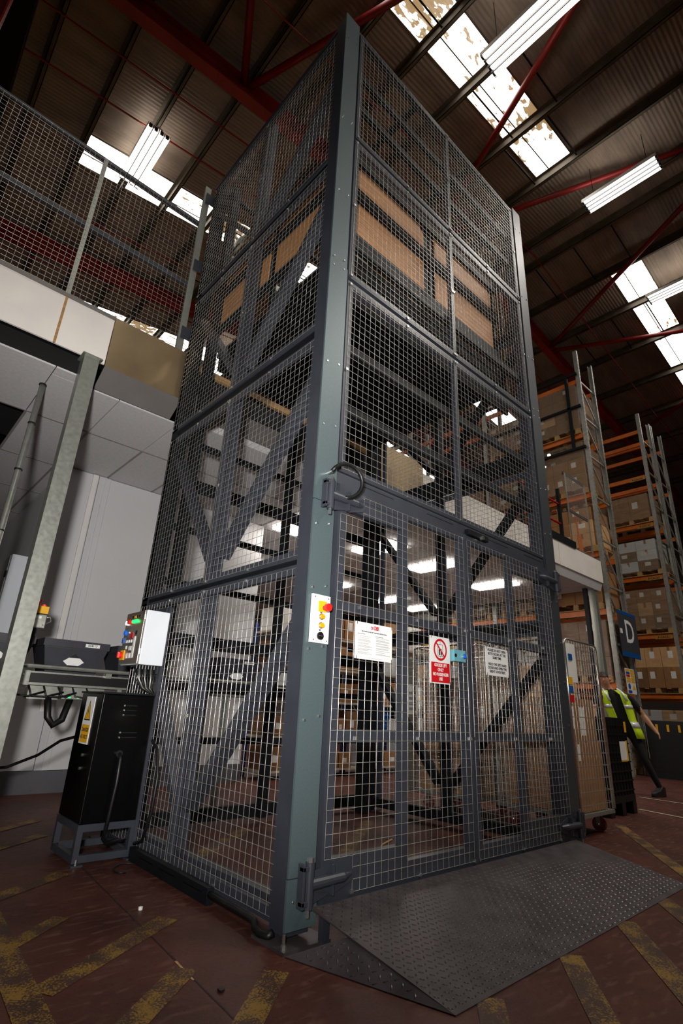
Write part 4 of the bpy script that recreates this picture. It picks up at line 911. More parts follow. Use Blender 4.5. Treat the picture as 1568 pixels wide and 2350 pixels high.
def tote(x, label, num):
    t = thing('tote_bin', label, 'bin', (x, 2.97, CZ - 0.006), 0, 'grey totes on the conveyor')
    z0, z1 = CZ - 0.004, CZ + 0.27; L0, L1, D0, D1 = 0.20, 0.255, 0.14, 0.185; yc = 2.97
    mb = MB(); pts = []
    for (l, d, z) in ((L0, D0, z0), (L1, D1, z1 - 0.07), (L1, D1, z1 - 0.07), (L1 + 0.0, D1, z1)):
        pts.append([(x - l, yc - d, z), (x + l, yc - d, z), (x + l, yc + d, z), (x - l, yc + d, z)])
    for r in pts: mb.v += r
    mb.f.append((3, 2, 1, 0))
    for a in (0, 8):
        for k in range(4): mb.f.append((a + k, a + (k + 1) % 4, a + 4 + (k + 1) % 4, a + 4 + k))
    i = len(mb.v); mb.v += [(x - L1 + .02, yc - D1 + .02, z1), (x + L1 - .02, yc - D1 + .02, z1), (x + L1 - .02, yc + D1 - .02, z1), (x - L1 + .02, yc + D1 - .02, z1),
                            (x - L0 + .02, yc - D0 + .02, z0 + .02), (x + L0 - .02, yc - D0 + .02, z0 + .02), (x + L0 - .02, yc + D0 - .02, z0 + .02), (x - L0 + .02, yc + D0 - .02, z0 + .02)]
    for k in range(4):
        mb.f.append((12 + k, 12 + (k + 1) % 4, i + (k + 1) % 4, i + k)); mb.f.append((i + k, i + (k + 1) % 4, i + 4 + (k + 1) % 4, i + 4 + k))
    mb.f.append((i + 4, i + 5, i + 6, i + 7)); mb.build('tote_body', 'crate', t, fix=True)
    r = MB()
    for b in ((x - L1 - .014, x + L1 + .014, yc - D1 - .014, yc - D1 - .0005), (x - L1 - .014, x + L1 + .014, yc + D1 + .0005, yc + D1 + .014)): r.box(*b, z1 - 0.06, z1)
    for b in ((x - L1 - .014, x - L1 - .0005, yc - D1, yc + D1), (x + L1 + .0005, x + L1 + .014, yc - D1, yc + D1)): r.box(*b, z1 - 0.06, z1)
    r.build('tote_rim', 'crate', t)
    yl = yc - D1 - 0.0155
    MB().box(x + 0.06, x + 0.18, yl, yl + 0.001, z1 - 0.045, z1 - 0.017).build('number_label', 'white_print', t)
    text(num, 'number', 'black_print', (x + 0.12, yl - 0.0006, z1 - 0.031), 0.026, parent=t, bold=0.0004)
    def fy(z): return yc - (D0 + (D1 - D0) * (z - z0) / (z1 - 0.07 - z0)) - 0.002
    for poly, m, nm in (([(-.02, .075), (.02, .075), (.10, .02), (0, -.058 + .0), (-.10, .02)], None, ''), ([(0, .075), (.045, .045), (-.045, .045)], 'black_print', 'diamond_tip'), ([(-.045, -.02), (.045, -.02), (0, -.05)], 'black_print', 'diamond_tip'), ([(-.045, .043), (.045, .043), (.085, .012), (.045, -.018), (-.045, -.018), (-.085, .012)], 'white_print', 'diamond_mark')):
        if m:
            q = MB(); q.quad(*[(x + a, fy(z0 + 0.09 + b) - 0.0005, z0 + 0.09 + b) for a, b in poly]); q.build(nm, m, t, fix=True)
    return t
tote(-0.27, 'dark grey tote numbered 004117 with white diamond, middle of conveyor', '004117')
tote(-0.87 + 0.0, 'dark grey tote numbered 00204, behind the galvanised column', '00204')
tote(0.34, 'dark grey tote partly hidden behind the control box', '004120')
tote(1.35, 'dark grey tote on conveyor seen through the lift mesh', '004098')
es = thing('emergency_stop', 'yellow and grey emergency stop box on a black post', 'stop switch', (-0.60, 2.66, 1.1))
MB().bar((-0.665, 2.655, 1.06), (-0.60, 2.655, 1.46), 0.045, 0.008, up=(0, 1, 0)).build('post', 'black_steel', es)
MB().box(-0.67, -0.54, 2.61, 2.66, 1.46, 1.57).build('enclosure', 'galv', es, bevel=0.006)
MB().box(-0.67, -0.54, 2.60, 2.665, 1.575, 1.635).build('lid', 'yellow', es, bevel=0.004)
MB().box(-0.67, -0.54, 2.602, 2.663, 1.570, 1.5749).build('gasket', 'black_plastic', es)
b = MB().cyl((-0.62, 2.632, 1.635), (-0.62, 2.632, 1.66), 0.013, 12); b.cyl((-0.62, 2.632, 1.66), (-0.62, 2.632, 1.685), 0.019, 16, 0.024); b.build('stop_button', 'red_gloss', es)
MB().cyl((-0.575, 2.632, 1.635), (-0.575, 2.632, 1.65), 0.012, 12).build('lamp_lens', 'led_red', es)
MB().box(-0.625, -0.58, 2.607, 2.6095, 1.535, 1.555).build('info_label', 'paper', es)
for x in (-0.648, -0.562): MB().cyl((x, 2.61, 1.485), (x, 2.604, 1.485), 0.008, 8).build('screw', 'zinc', es)
MB().tube([(-0.54, 2.64, 1.55), (-0.51, 2.65, 1.56), (-0.49, 2.67, 1.53), (-0.53, 2.69, 1.50)], 0.006, 6).build('cable', 'galv', es, smooth=True)
MB().tube([(-0.67, 2.635, 1.60), (-0.70, 2.64, 1.62), (-0.72, 2.65, 1.57)], 0.006, 6).build('cable', 'galv', es, smooth=True)
es.location.x -= 0.06
t = MB().tube([(-1.25, 3.0, 0.62), (-1.0, 3.0, 0.48), (-0.75, 3.0, 0.40), (-0.55, 2.95, 0.42), (-0.40, 2.75, 0.52), (-0.33, 2.5, 0.64), (-0.2, 2.2, 0.72), (-0.1, 2.06, 0.72)], 0.011, 8).build('power_cable', 'black_plastic', None, smooth=True)
tag(t, 'thick black cable sagging in front of the white partition', 'cable')
t = MB().box(-0.735, -0.73, 2.36, 2.50, 1.75, 1.98).build('paper_sheet', 'paper'); tag(t, 'white paper sheet taped to the galvanised column', 'paper')

# ---- litter
def scrap(name, label, pts, z, m, cat='litter', t_=0.003):
    o = MB().prism(pts, 'z', z, z + t_).build(name, m, None, fix=True); tag(o, label, cat); return o
def blob(cx_, cy_, r, n=7, seed=1):
    random.seed(seed); return [(cx_ + r * random.uniform(.6, 1.1) * math.cos(2 * math.pi * k / n), cy_ + r * random.uniform(.5, 1.0) * math.sin(2 * math.pi * k / n)) for k in range(n)]
scrap('cardboard_scrap', 'torn strip of brown cardboard on the floor inside the left lift door', [(0.66, 0.62), (0.92, 0.62), (0.98, 0.68), (0.95, 0.76), (0.85, 0.70), (0.72, 0.74), (0.60, 0.66)], 0.002, 'card_c', t_=0.012)
scrap('paper_scrap', 'crumpled pale scrap beside the torn cardboard inside the lift', blob(0.84, 0.55, 0.035, 7, 2), 0.002, 'paper', t_=0.02)
scrap('paper_scrap', 'small white scrap on the floor right of the ramp', blob(3.02, -0.05, 0.035, 7, 3), 0.001, 'paper', t_=0.01)
scrap('paper_scrap', 'tiny white pellet on the floor left of the lift', blob(-0.33, 0.72, 0.012, 7, 4), 0.001, 'paper', t_=0.014)
scrap('leaf_scrap', 'dark dry scrap on the red floor near the yellow stripe', blob(-0.42, -0.19, 0.016, 6, 5), 0.002, 'rubber', t_=0.006)
t = MB().tube([(-0.12 + 0.09 * math.cos(a * .7), 1.42 + 0.09 * math.sin(a * .8), 0.006) for a in [k * 0.6 for k in range(11)]], 0.004, 6).build('cord_scrap', 'black_plastic', None, smooth=True); tag(t, 'thin dark cord curled on the floor before the power unit', 'cord')
t = MB().tube([(1.55, 0.9, 0.006), (1.7, 1.02, 0.006), (1.9, 1.1, 0.006)], 0.006, 6).build('wood_splinter', 'card_c'); tag(t, 'pale wood splinter on the floor inside the lift', 'litter')

# ================================================================== PALLET RACKS
def rack(X0, X1, ys_, levels, top, label, front_brace=True):
    t = thing('pallet_rack', label, 'pallet rack', ((X0 + X1) / 2, ys_[0], 0))
    for Y in ys_:
        for x, s in ((X0, 1), (X1, -1)):
            m = MB().prism([(x, Y), (x + s * .07, Y), (x + s * .07, Y + .012), (x + s * .012, Y + .012), (x + s * .012, Y + .088), (x + s * .07, Y + .088), (x + s * .07, Y + .10), (x, Y + .10)], 'z', 0, top)
            u = m.build('upright', 'rack_grey', t, fix=True)
            if Y == ys_[0]:                                     # slots punched in the upright
                k = MB(); z = 0.3
                while z < top - 0.1:
                    k.box(x + s * .022, x + s * .048, Y - .0008, Y + 0.0005, z, z + 0.022) if s > 0 else k.box(x - .048, x - .022, Y - .0008, Y + 0.0005, z, z + 0.022)
                    z += 0.10
                o = k.build('slot_row', 'black_print', u); o['kind'] = 'stuff'
        z = 0.6; k = 0
        while z < top - 0.4:
            MB().bar((X0 + .03, Y + .05, z), (X1 - .03, Y + .05, z), 0.03, 0.04).build('frame_strut', 'rack_grey', t)
            if z + 1.0 < top: MB().bar((X0 + .03, Y + .05, z + 0.97), (X1 - .03, Y + .05, z + 0.05), 0.03, 0.035).build('frame_diagonal', 'rack_grey', t)
            z += 1.07
    for a, b in zip(ys_[:-1], ys_[1:]):
        for z in levels:
            for x in (X0 + 0.02, X1 - 0.07): MB().box(x, x + 0.05, a + 0.10, b, z - 0.12, z).build('beam', 'orange_beam', t)
    return t
L1 = [1.75, 3.29, 4.60, 6.05, 7.65, 9.2]; L2 = [1.75, 3.30, 4.93, 6.49, 7.98, 9.5]
YS = [2.3, 5.1, 7.9, 10.7]
rk1 = rack(10.2, 11.15, YS, L1, 10.05, 'nearest pallet rack row, with the D sign on its end frame')
rk2 = rack(14.45, 15.40, YS, L2, 10.05, 'second pallet rack row behind the aisle')
rk3 = rack(15.50, 16.45, YS, L2, 10.05, 'third pallet rack row, back to back with the second')
for z, txt in ((7.86, 'P-CAC54'), (6.37, 'P-CAC53'), (4.81, 'P-CAC52'), (3.18, 'P-CAC51')):
    MB().box(14.468, 14.4695, 2.42, 2.86, z - 0.02, z + 0.07).build('bay_label', 'bay_tag', rk2)
    text(txt, 'bay_code', 'black_print', (14.4674, 2.64, z + 0.025), 0.075, RL, rk2, sx=1.0, bold=0.002)
# guard mesh posts on the rack top near the lift
for z in (9.3, 8.35, 7.2): MB().box(10.12, 10.19, 2.35, 6.0, z, z + 0.06).build('guard_bar', 'black_steel', rk1)
for y in (2.6, 3.9): MB().box(10.12, 10.19, y, y + 0.07, 7.26, 9.3).build('guard_upright', 'black_steel', rk1)

# ---- pallets with cartons
pm = {}
def bm_(name, m, *b):
    if name not in pm:
        me = MB().box(*b).mesh(name); me.materials.append(M(m)); pm[name] = me
    return pm[name]
def pallet_parts(t, x, y, z, lx=1.0, ly=1.2):
    for k in range(5):
        inst(bm_('deck_board', 'wood', -lx / 2, lx / 2, -0.05, 0.05, 0, 0.02), 'deck_board', (x, y - ly / 2 + 0.06 + k * (ly - 0.12) / 4, z + 0.122), t)
    for a in (-1, 0, 1):
        for b in (-1, 0, 1): inst(bm_('pallet_block', 'wood', -0.05, 0.05, -0.06, 0.06, 0, 0.10), 'pallet_block', (x + a * (lx / 2 - 0.05), y + b * (ly / 2 - 0.06), z + 0.022), t)
        inst(bm_('skid_board', 'wood', -0.05, 0.05, -0.6, 0.6, 0, 0.02), 'skid_board', (x + a * (lx / 2 - 0.05), y, z + 0.001), t)
cmesh = {}
def carton(t, x, y, z, lx, ly, h, m, rnd):
    o = MB().box(x - lx / 2, x + lx / 2, y - ly / 2, y + ly / 2, z, z + h).build('carton', m, t, bevel=0.004)
    MB().box(x - lx / 2 - 0.001, x - lx / 2 - 0.0002, y - 0.03, y + 0.03, z + h * 0.6, z + h).build('tape_strip', 'tape', o)
    if rnd.random() < 0.6:
        a = rnd.uniform(-0.25, 0.1) * ly
        MB().box(x - lx / 2 - 0.0014, x - lx / 2 - 0.0002, y + a, y + a + min(0.16, ly * .3), z + h * .45, z + h * .45 + min(0.2, h * 0.35)).build('paper_label', 'paper', o)
    return o
def load(x, y, z, lx, ly, h, rows, cols, tiers, label, m='card', wrap=True, seed=0, group='pallet loads on the racks'):
    rnd = random.Random(seed); rows += 0; cols = max(cols, rnd.choice((1, 2, 2, 3))); tiers = tiers + (1 if h > 0.8 and seed % 3 else 0)
    t = thing('pallet_load', label, 'pallet load', (x, y, z), 0, group)
    pallet_parts(t, x, y, z + 0.002)
    z0 = z + 0.146; hh = h / tiers
    for k in range(tiers):
        for i in range(rows):
            for j in range(cols):
                if k == tiers - 1 and rnd.random() < 0.15 and tiers > 1: continue
                carton(t, x - lx / 2 + lx * (i + .5) / rows, y - ly / 2 + ly * (j + .5) / cols, z0 + k * hh, lx / rows - 0.008, ly / cols - 0.008, hh - 0.003, m if rnd.random() < .7 else rnd.choice(('card_b', 'card', 'card_c')), rnd)
    if wrap:
        mb = MB(); n = 10
        ring = [(x - lx / 2 - .012, y - ly / 2 - .012), (x, y - ly / 2 - .02), (x + lx / 2 + .012, y - ly / 2 - .012), (x + lx / 2 + .02, y), (x + lx / 2 + .012, y + ly / 2 + .012), (x, y + ly / 2 + .02), (x - lx / 2 - .012, y + ly / 2 + .012), (x - lx / 2 - .02, y)]
        for k in range(n + 1):
            zz = z0 - 0.03 + (h + 0.035) * k / n
            for (a, b) in ring: mb.v.append((a + rnd.uniform(-.008, .008), b + rnd.uniform(-.008, .008), zz))
        for k in range(n):
            for j in range(8): mb.f.append((k * 8 + j, k * 8 + (j + 1) % 8, k * 8 + 8 + (j + 1) % 8, k * 8 + 8 + j))
        mb.build('stretch_wrap', 'film', t, smooth=False)
    return t
XR1, XR2 = 10.68, 14.93
load(XR1, 3.05, L1[4], 1.0, 1.2, 1.25, 2, 2, 3, 'tall film wrapped pallet of brown cartons near the top of the nearest rack', 'card_b', seed=1)
load(XR1, 4.40, L1[4], 1.0, 1.2, 0.9, 2, 2, 2, 'lower wrapped pallet left of the tall one near the top of nearest rack', 'card', seed=2)
load(XR1, 3.05, L1[3], 1.0, 1.2, 1.2, 2, 3, 3, 'wrapped carton pallet below the top one on the nearest rack', 'card', seed=3)
load(XR1, 4.45, L1[3], 1.0, 1.2, 1.2, 2, 2, 3, 'shiny wrapped pallet beside the guard mesh on the nearest rack', 'card', seed=4)
load(XR1, 3.0, L1[2], 1.0, 1.1, 0.95, 1, 2, 2, 'brown cartons on the nearest rack, level with the mezzanine edge', 'card', False, seed=5)
load(XR1, 3.05, L1[1], 1.0, 1.2, 0.8, 1, 2, 2, 'plain brown cartons just below the white fascia end', 'card', False, seed=6)
load(XR1, 4.35, L1[1], 1.0, 1.2, 0.65, 2, 2, 1, 'low brown cartons under the mezzanine beside its column', 'card', seed=7)
load(XR1, 5.85, L1[1], 1.0, 1.2, 0.85, 2, 2, 2, 'wrapped pallet on the orange beam seen through right door', 'card_b', seed=8)
load(XR1, 7.20, L1[1], 1.0, 1.2, 0.85, 2, 2, 2, 'wrapped grey cartons furthest left on the orange beam', 'card_w', seed=9)
load(XR1, 3.05, L1[0], 1.0, 1.2, 1.15, 2, 2, 2, 'wrapped pallet of cartons behind the D sign upright', 'card_b', seed=10)
load(XR1, 4.4, L1[0], 1.0, 1.2, 1.0, 2, 2, 2, 'white topped cartons behind the mezzanine column', 'card_w', seed=11)
load(XR1, 5.9, L1[0], 1.0, 1.2, 1.1, 2, 2, 2, 'cartons on the first rack level seen through the right lift door', 'card', seed=12)
load(XR1, 3.05, 0.0, 1.0, 1.2, 1.2, 2, 2, 2, 'floor level carton pallet under the D sign', 'card_b', seed=13)
load(XR1, 5.9, L1[3], 1.0, 1.2, 1.1, 2, 2, 2, 'wrapped pallet on upper rack seen through the lift mesh', 'card', seed=14)
load(XR1, 7.2, L1[3], 1.0, 1.2, 1.1, 2, 2, 2, 'shiny wrapped pallet seen high through the lift mesh', 'card_w', seed=15)
load(XR1, 6.0, L1[2], 1.0, 1.2, 1.0, 2, 2, 2, 'carton pallet above the white fascia, seen through lift mesh', 'card', seed=16)
load(XR2, 2.98, L2[3], 1.0, 1.05, 0.75, 1, 1, 1, 'single wrapped carton on a red pallet, second rack', 'card', seed=21)
load(XR2, 4.35, L2[3], 1.0, 1.2, 1.0, 2, 2, 2, 'wrapped cartons deep in the second rack, upper level', 'card_b', seed=22)
load(XR2, 2.98, L2[2], 1.0, 1.05, 0.9, 1, 2, 2, 'white cartons with blue print on second rack, film wrapped', 'card_w', seed=23)
load(XR2, 4.35, L2[2], 1.0, 1.2, 0.9, 2, 2, 2, 'brown cartons left of the white ones on second rack', 'card_b', seed=24)
load(XR2, 2.98, L2[1], 1.0, 1.15, 1.1, 1, 2, 2, 'film wrapped brown cartons above the D sign on second rack', 'card', seed=25)
load(XR2, 4.35, L2[1], 1.0, 1.2, 1.25, 1, 2, 2, 'tall plain cartons on second rack beside the wrapped ones', 'card_b', seed=26)
load(XR2, 2.98, L2[0], 1.0, 1.2, 1.05, 1, 1, 2, 'large printed carton right of the D sign', 'card_b', False, seed=27)
load(XR2, 4.35, L2[0], 1.0, 1.2, 0.9, 1, 2, 2, 'stacked cartons left of the large printed carton', 'card', seed=28)
load(XR2, 2.98, 0.0, 1.0, 1.2, 1.2, 2, 2, 2, 'wrapped bottle trays at floor level of the second rack', 'card_w', seed=29)
load(XR2, 4.35, 0.0, 1.0, 1.2, 1.1, 2, 2, 2, 'wrapped cartons at floor level behind the person', 'card_b', seed=30)
load(XR2, 5.9, L2[2], 1.0, 1.2, 1.0, 2, 2, 2, 'wrapped pallet two bays along the second rack', 'card', seed=31)

# ---- aisle sign
sg = thing('aisle_sign', 'dark grey aisle sign with white letter D and blue bands', 'sign', (10.83, 2.24, 2.8))
MB().box(10.33, 11.33, 2.235, 2.245, 2.30, 3.28).build('board', 'sign_grey', sg)
MB().box(10.33, 11.33, 2.233, 2.2345, 3.21, 3.28).build('blue_band', 'blue_plastic', sg); MB().box(10.33, 11.33, 2.233, 2.2345, 2.30, 2.41).build('blue_band', 'blue_plastic', sg)
text('D', 'letter', 'white_print', (10.88, 2.2335, 2.83), 0.70, parent=sg, bold=0.006)
MB().box(10.36, 10.46, 2.225, 2.2349, 2.78, 2.88).build('small_plate', 'white_print', sg)
for x in (10.24, 11.12): MB().box(x, x + 0.06, 2.246, 2.298, 2.5, 2.55).build('bracket', 'steel', sg)
t = thing('safety_notice', 'white, yellow and blue safety notice on the rack end below the D sign', 'sign', (10.64, 2.27, 1.8))
MB().box(10.40, 10.88, 2.265, 2.275, 1.55, 2.06).build('board', 'white_print', t)
for k, (m, z) in enumerate((('yellow', 2.00), ('blue_print', 1.945), ('red', 1.89), ('yellow', 1.835), ('yellow', 1.78))): MB().box(10.42, 10.62, 2.262, 2.2645, z, z + 0.045).build('notice_row', m, t)
for k in range(5): MB().box(10.66, 10.86, 2.262, 2.2645, 2.0 - 0.055 * k, 2.045 - 0.055 * k).build('notice_row', 'yellow', t)
MB().disc((10.52, 2.262, 1.70), 0.06, 'y', 20, 0.002).build('mandatory_disc', 'blue_print', t)
MB().box(10.43, 10.62, 2.262, 2.2645, 1.565, 1.62).build('notice_row', 'blue_print', t)
MB().prism([(10.68, 1.64), (10.84, 1.64), (10.76, 1.76)], 'y', 2.262, 2.2645).build('warning_triangle', 'yellow', t, fix=True)
for x in (10.28, 10.86): MB().box(x, x + 0.12, 2.276, 2.298, 1.80, 1.83).build('bracket', 'steel', t)

# ================================================================== ROLL CAGES
def roll_cage(x0, y0, label, cartons=(), w_=0.72, d_=0.82, h=1.70):
    x1, y1 = x0 + w_, y0 + d_
    t = thing('roll_cage', label, 'roll cage', ((x0 + x1) / 2, (y0 + y1) / 2, 0), 0, 'roll cages beside the lift')
    MB().box(x0, x1, y0, y1, 0.165, 0.195).build('base', 'galv', t)
    for x in (x0 + 0.10, x1 - 0.10):
        for y in (y0 + 0.12, y1 - 0.12):
            c = MB().cyl((x - 0.018, y, 0.062), (x + 0.018, y, 0.062), 0.062, 20).build('castor_wheel', 'tyre_red', t)
            k = MB().box(x - 0.028, x - 0.021, y - 0.02, y + 0.02, 0.05, 0.155).box(x + 0.021, x + 0.028, y - 0.02, y + 0.02, 0.05, 0.155).box(x - 0.03, x + 0.03, y - 0.03, y + 0.03, 0.155, 0.165)
            k.cyl((x - 0.032, y, 0.062), (x + 0.032, y, 0.062), 0.008, 8); k.build('castor_fork', 'zinc', t)
    def frame(ax, c, u0, u1):
        P = (lambda u, z: (u, c, z)) if ax == 'y' else (lambda u, z: (c, u, z))
        r = 0.05
        pts = [P(u0, 0.20), P(u0, h - r), P(u0 + r * .3, h - r * .3), P(u0 + r, h), P(u1 - r, h), P(u1 - r * .3, h - r * .3), P(u1, h - r), P(u1, 0.20)]
        f = MB().tube(pts, 0.011, 8).build('side_frame', 'zinc', t, smooth=True)
        mb = MB(); k = int((u1 - u0) / 0.052)
        for i in range(1, k): mb.cyl(P(u0 + (u1 - u0) * i / k, 0.20), P(u0 + (u1 - u0) * i / k, h), 0.003, 5, caps=False)
        for i in range(14): mb.cyl(P(u0, 0.26 + i * 0.105), P(u1, 0.26 + i * 0.105), 0.003, 5, caps=False)
        o = mb.build('wire_mesh', 'wire', f, smooth=True); o['kind'] = 'stuff'
        return f
    frame('y', y0, x0 + 0.012, x1); frame('x', x0, y0 + 0.012, y1); frame('x', x1 + 0.0, y0 + 0.012, y1); frame('y', y1, x0 + 0.012, x1)
    return t
cg = roll_cage(3.32, 0.20, 'wire roll cage of large brown cartons standing right of the lift')
MB().box(3.309, 3.3095 + 0.0005, 0.24, 0.40, 0.95, 1.62).build('document_board', 'white_print', cg)
MB().box(3.34, 3.52, 0.186, 0.190, 1.30, 1.66).build('paper_sheet', 'paper', cg)
MB().box(3.36, 3.43, 0.178, 0.186, 1.50, 1.56).build('blue_clip', 'blue_plastic', cg)
for z, m in ((1.28, 'yellow'), (1.20, 'blue_print'), (1.12, 'red')): MB().box(3.32, 3.40, 0.184, 0.1885, z, z + 0.065).build('hazard_label', m, cg)
def big_box(name, label, x0, x1, y0, y1, z0, z1, m='card', prints=(), labels=(), group=None):
    t = thing(name, label, 'box', ((x0 + x1) / 2, (y0 + y1) / 2, z0), 0, group)
    MB().box(x0, x1, y0, y1, z0, z1).build('carton_body', m, t, bevel=0.005)
    MB().box((x0 + x1) / 2 - 0.025, (x0 + x1) / 2 + 0.025, y0 - 0.001, y1 + 0.001, z1 + 0.0001, z1 + 0.001).build('tape_strip', 'tape', t)
    for (s, dx, dz, size) in prints: text(s, 'print', 'black_print', (x0 + dx, y0 - 0.0012, z0 + dz), size, parent=t, align='LEFT', bold=0.0006)
    for (dx, dz, a, b) in labels: MB().box(x0 + dx, x0 + dx + a, y0 - 0.0015, y0 - 0.0002, z0 + dz, z0 + dz + b).build('paper_label', 'paper', t)
    return t
g_ = 'cartons in the roll cages'
big_box('large_carton', 'tall brown carton in the near roll cage, lowest', 3.36, 3.95, 0.235, 0.90, 0.198, 0.78, 'card', labels=((0.1, 0.42, .05, .14),), group=g_)
big_box('large_carton', 'brown carton in the near roll cage with white paper label, upper', 3.36, 3.90, 0.235, 0.88, 0.784, 1.16, 'card', labels=((0.22, 0.05, .10, .25), (0.03, 0.1, .07, .2)), group=g_)
big_box('large_carton', 'narrow brown carton standing on top in the near roll cage', 3.36, 3.60, 0.25, 0.80, 1.164, 1.46, 'card_c', group=g_)
cg2 = roll_cage(3.30, 1.22, 'wire roll cage with printed cartons behind the near one, seen through right door')
big_box('large_carton', 'brown carton printed HEATSHOP in the far roll cage', 3.34, 3.95, 1.25, 1.98, 0.198, 0.74, 'card', prints=(('MENNEYB', 0.08, 0.30, 0.09), ('HEATSHOP', 0.08, 0.20, 0.09)), group=g_)
big_box('large_carton', 'plain brown carton stacked on the printed one in the far roll cage', 3.34, 3.92, 1.25, 1.95, 0.744, 1.35, 'card_b', labels=((0.1, 0.2, .1, .12),), group=g_)
for k in range(3):
    roll_cage(3.05 + 0.0, 2.62 + 0.10 * 0, 'x') if False else None
cg3 = roll_cage(4.55, 1.75, 'empty folded roll cage further behind, seen through the right lift door', d_=0.5)
big_box('large_carton', 'white carton in the roll cage seen below the door order sign', 4.62, 5.1, 1.80, 2.18, 0.198, 0.75, 'card_w', group=g_)

# ---- black folding pallet box
bx = thing('pallet_box', 'black plastic folding pallet box with yellow trim beside the roll cage', 'pallet box', (5.15, 0.98, 0))
x0, x1, y0, y1 = 4.78, 5.50, 0.55, 1.35
for a in (x0, (x0 + x1) / 2 - 0.05, x1 - 0.10): MB().box(a, a + 0.10, y0, y1, 0.0, 0.13).build('runner', 'black_plastic', bx)
MB().box(x0, x1, y0, y1, 0.13, 0.20).build('box_base', 'black_plastic', bx)
for nm, b in (('front', (x0, x1, y0 + .01, y0 + .035)), ('back', (x0, x1, y1 - .035, y1 - .01)), ('left', (x0 + .01, x0 + .035, y0 + .04, y1 - .04)), ('right', (x1 - .035, x1 - .01, y0 + .04, y1 - .04))):
    p = MB().box(*b, 0.20, 1.02).build('side_wall', 'black_plastic', bx)
for k in range(8): MB().box(x0, x1, y0 - 0.004, y0 + 0.0098, 0.24 + 0.098 * k, 0.255 + 0.098 * k).build('wall_rib', 'black_plastic', bx)
for k in range(9): MB().box(x0 + 0.02 + 0.083 * k, x0 + 0.032 + 0.083 * k, y0 - 0.002, y0 + 0.0098, 0.20, 1.02).build('wall_rib', 'black_plastic', bx)
MB().box(x1 - 0.28, x1 - 0.10, y0 - 0.006, y0 - 0.0045, 0.56, 0.76).build('paper_label', 'paper', bx)
MB().box(x1 - 0.10, x1 - 0.06, y0 - 0.006, y0 - 0.0045, 0.55, 0.77).build('yellow_trim', 'yellow', bx); MB().box(x1 - 0.28, x1 - 0.10, y0 - 0.006, y0 - 0.0045, 0.545, 0.558).build('yellow_trim', 'yellow', bx)
MB().box(x1 - 0.09, x1 - 0.03, y0 - 0.006, y0 - 0.0045, 0.86, 0.98).build('yellow_trim', 'yellow', bx)
bx2 = thing('pallet_box', 'low black pallet boxes by the second rack behind the person', 'pallet box', (12.2, 0.9, 0))
MB().box(10.6, 13.0, 1.2, 2.1, 0.12, 1.05).build('box_body', 'black_plastic', bx2); MB().box(10.6, 13.0, 1.25, 2.05, 0, 0.118).build('runner', 'black_plastic', bx2)
for k in range(4): MB().box(10.5885, 10.5995, 1.27 + 0.2 * k, 1.31 + 0.2 * k, 0.85, 0.98).build('yellow_trim', 'yellow', bx2)

# ================================================================== SHELVING BEHIND THE LIFT
def shelf_unit(x0, x1, y0, y1, levels, h, label):
    t = thing('shelf_unit', label, 'shelf', ((x0 + x1) / 2, (y0 + y1) / 2, 0), 0, 'stock shelving under the mezzanine')
    for x in (x0, x1 - 0.04):
        for y in (y0, y1 - 0.04):
            u = MB().box(x, x + 0.04, y, y + 0.04, 0, h).build('upright', 'blue_upright', t)
    for z in levels: MB().box(x0, x1, y0 + 0.041, y1 - 0.041, z - 0.03, z).build('shelf_board', 'shelf_board', t)
    return t
LV = [0.12, 0.57, 1.08, 1.58, 2.06]
bays = [(2.95, 3.93), (3.95, 4.93), (4.95, 5.93), (5.95, 6.93), (6.95, 7.93)]
for k, (a, b) in enumerate(bays):
    shelf_unit(a, b, 4.42, 5.0, LV, 2.2, ['leftmost', 'second from left', 'middle', 'second from right', 'rightmost'][k] + ' blue post shelf unit under the mezzanine behind the lift')
rnd = random.Random(11); where = ['lowest', 'knee high', 'waist high', 'chest high', 'top']
for bi, (a, b) in enumerate(bays):
    for li, z in enumerate(LV):
        x = a + 0.06; n = 0
        while x < b - 0.25:
            w_ = rnd.uniform(0.2, 0.42)
            if x + w_ > b - 0.05: break
            gap = (LV[li + 1] - z - 0.05) if li < 4 else 0.5
            h = rnd.uniform(0.5, 0.95) * gap; n += 1
            if bi == 2 and li == 1: x += w_; continue
            kind = rnd.choice(['card', 'card', 'card_c', 'card_b', 'card_w', 'paper'])
            o = thing('stock_box', '%s box, %s from left on %s shelf of %s' % ({'card': 'brown', 'card_c': 'light brown', 'card_b': 'dark brown', 'card_w': 'pale grey', 'paper': 'white'}[kind], ['first', 'second', 'third', 'fourth', 'fifth'][n - 1], where[li], ['the leftmost unit', 'the unit next to leftmost', 'the middle unit', 'the unit next to rightmost', 'the rightmost unit'][bi]), 'box', (x + w_ / 2, 4.7, z), 0, 'boxes on the blue shelving')
            MB().box(x, x + w_ - 0.01, 4.46, 4.95, z, z + h).build('carton_body', kind, o, bevel=0.003)
            MB().box(x + w_ * .3, x + w_ * .6, 4.4588, 4.4598, z + h * .35, z + h * .65).build('paper_label', rnd.choice(['paper', 'paper', 'yellow']), o)
            x += w_ + 0.015
t = thing('blue_crate', 'bright blue plastic crate on the middle shelf unit', 'crate', (5.25, 4.7, 0.57))
mb = MB(); mb.v += [(5.06, 4.46, .572), (5.44, 4.46, .572), (5.44, 4.92, .572), (5.06, 4.92, .572), (5.01, 4.43, .94), (5.49, 4.43, .94), (5.49, 4.95, .94), (5.01, 4.95, .94)]
mb.f += [(3, 2, 1, 0), (0, 1, 5, 4), (1, 2, 6, 5), (2, 3, 7, 6), (3, 0, 4, 7)]; mb.build('crate_body', 'blue_plastic', t)
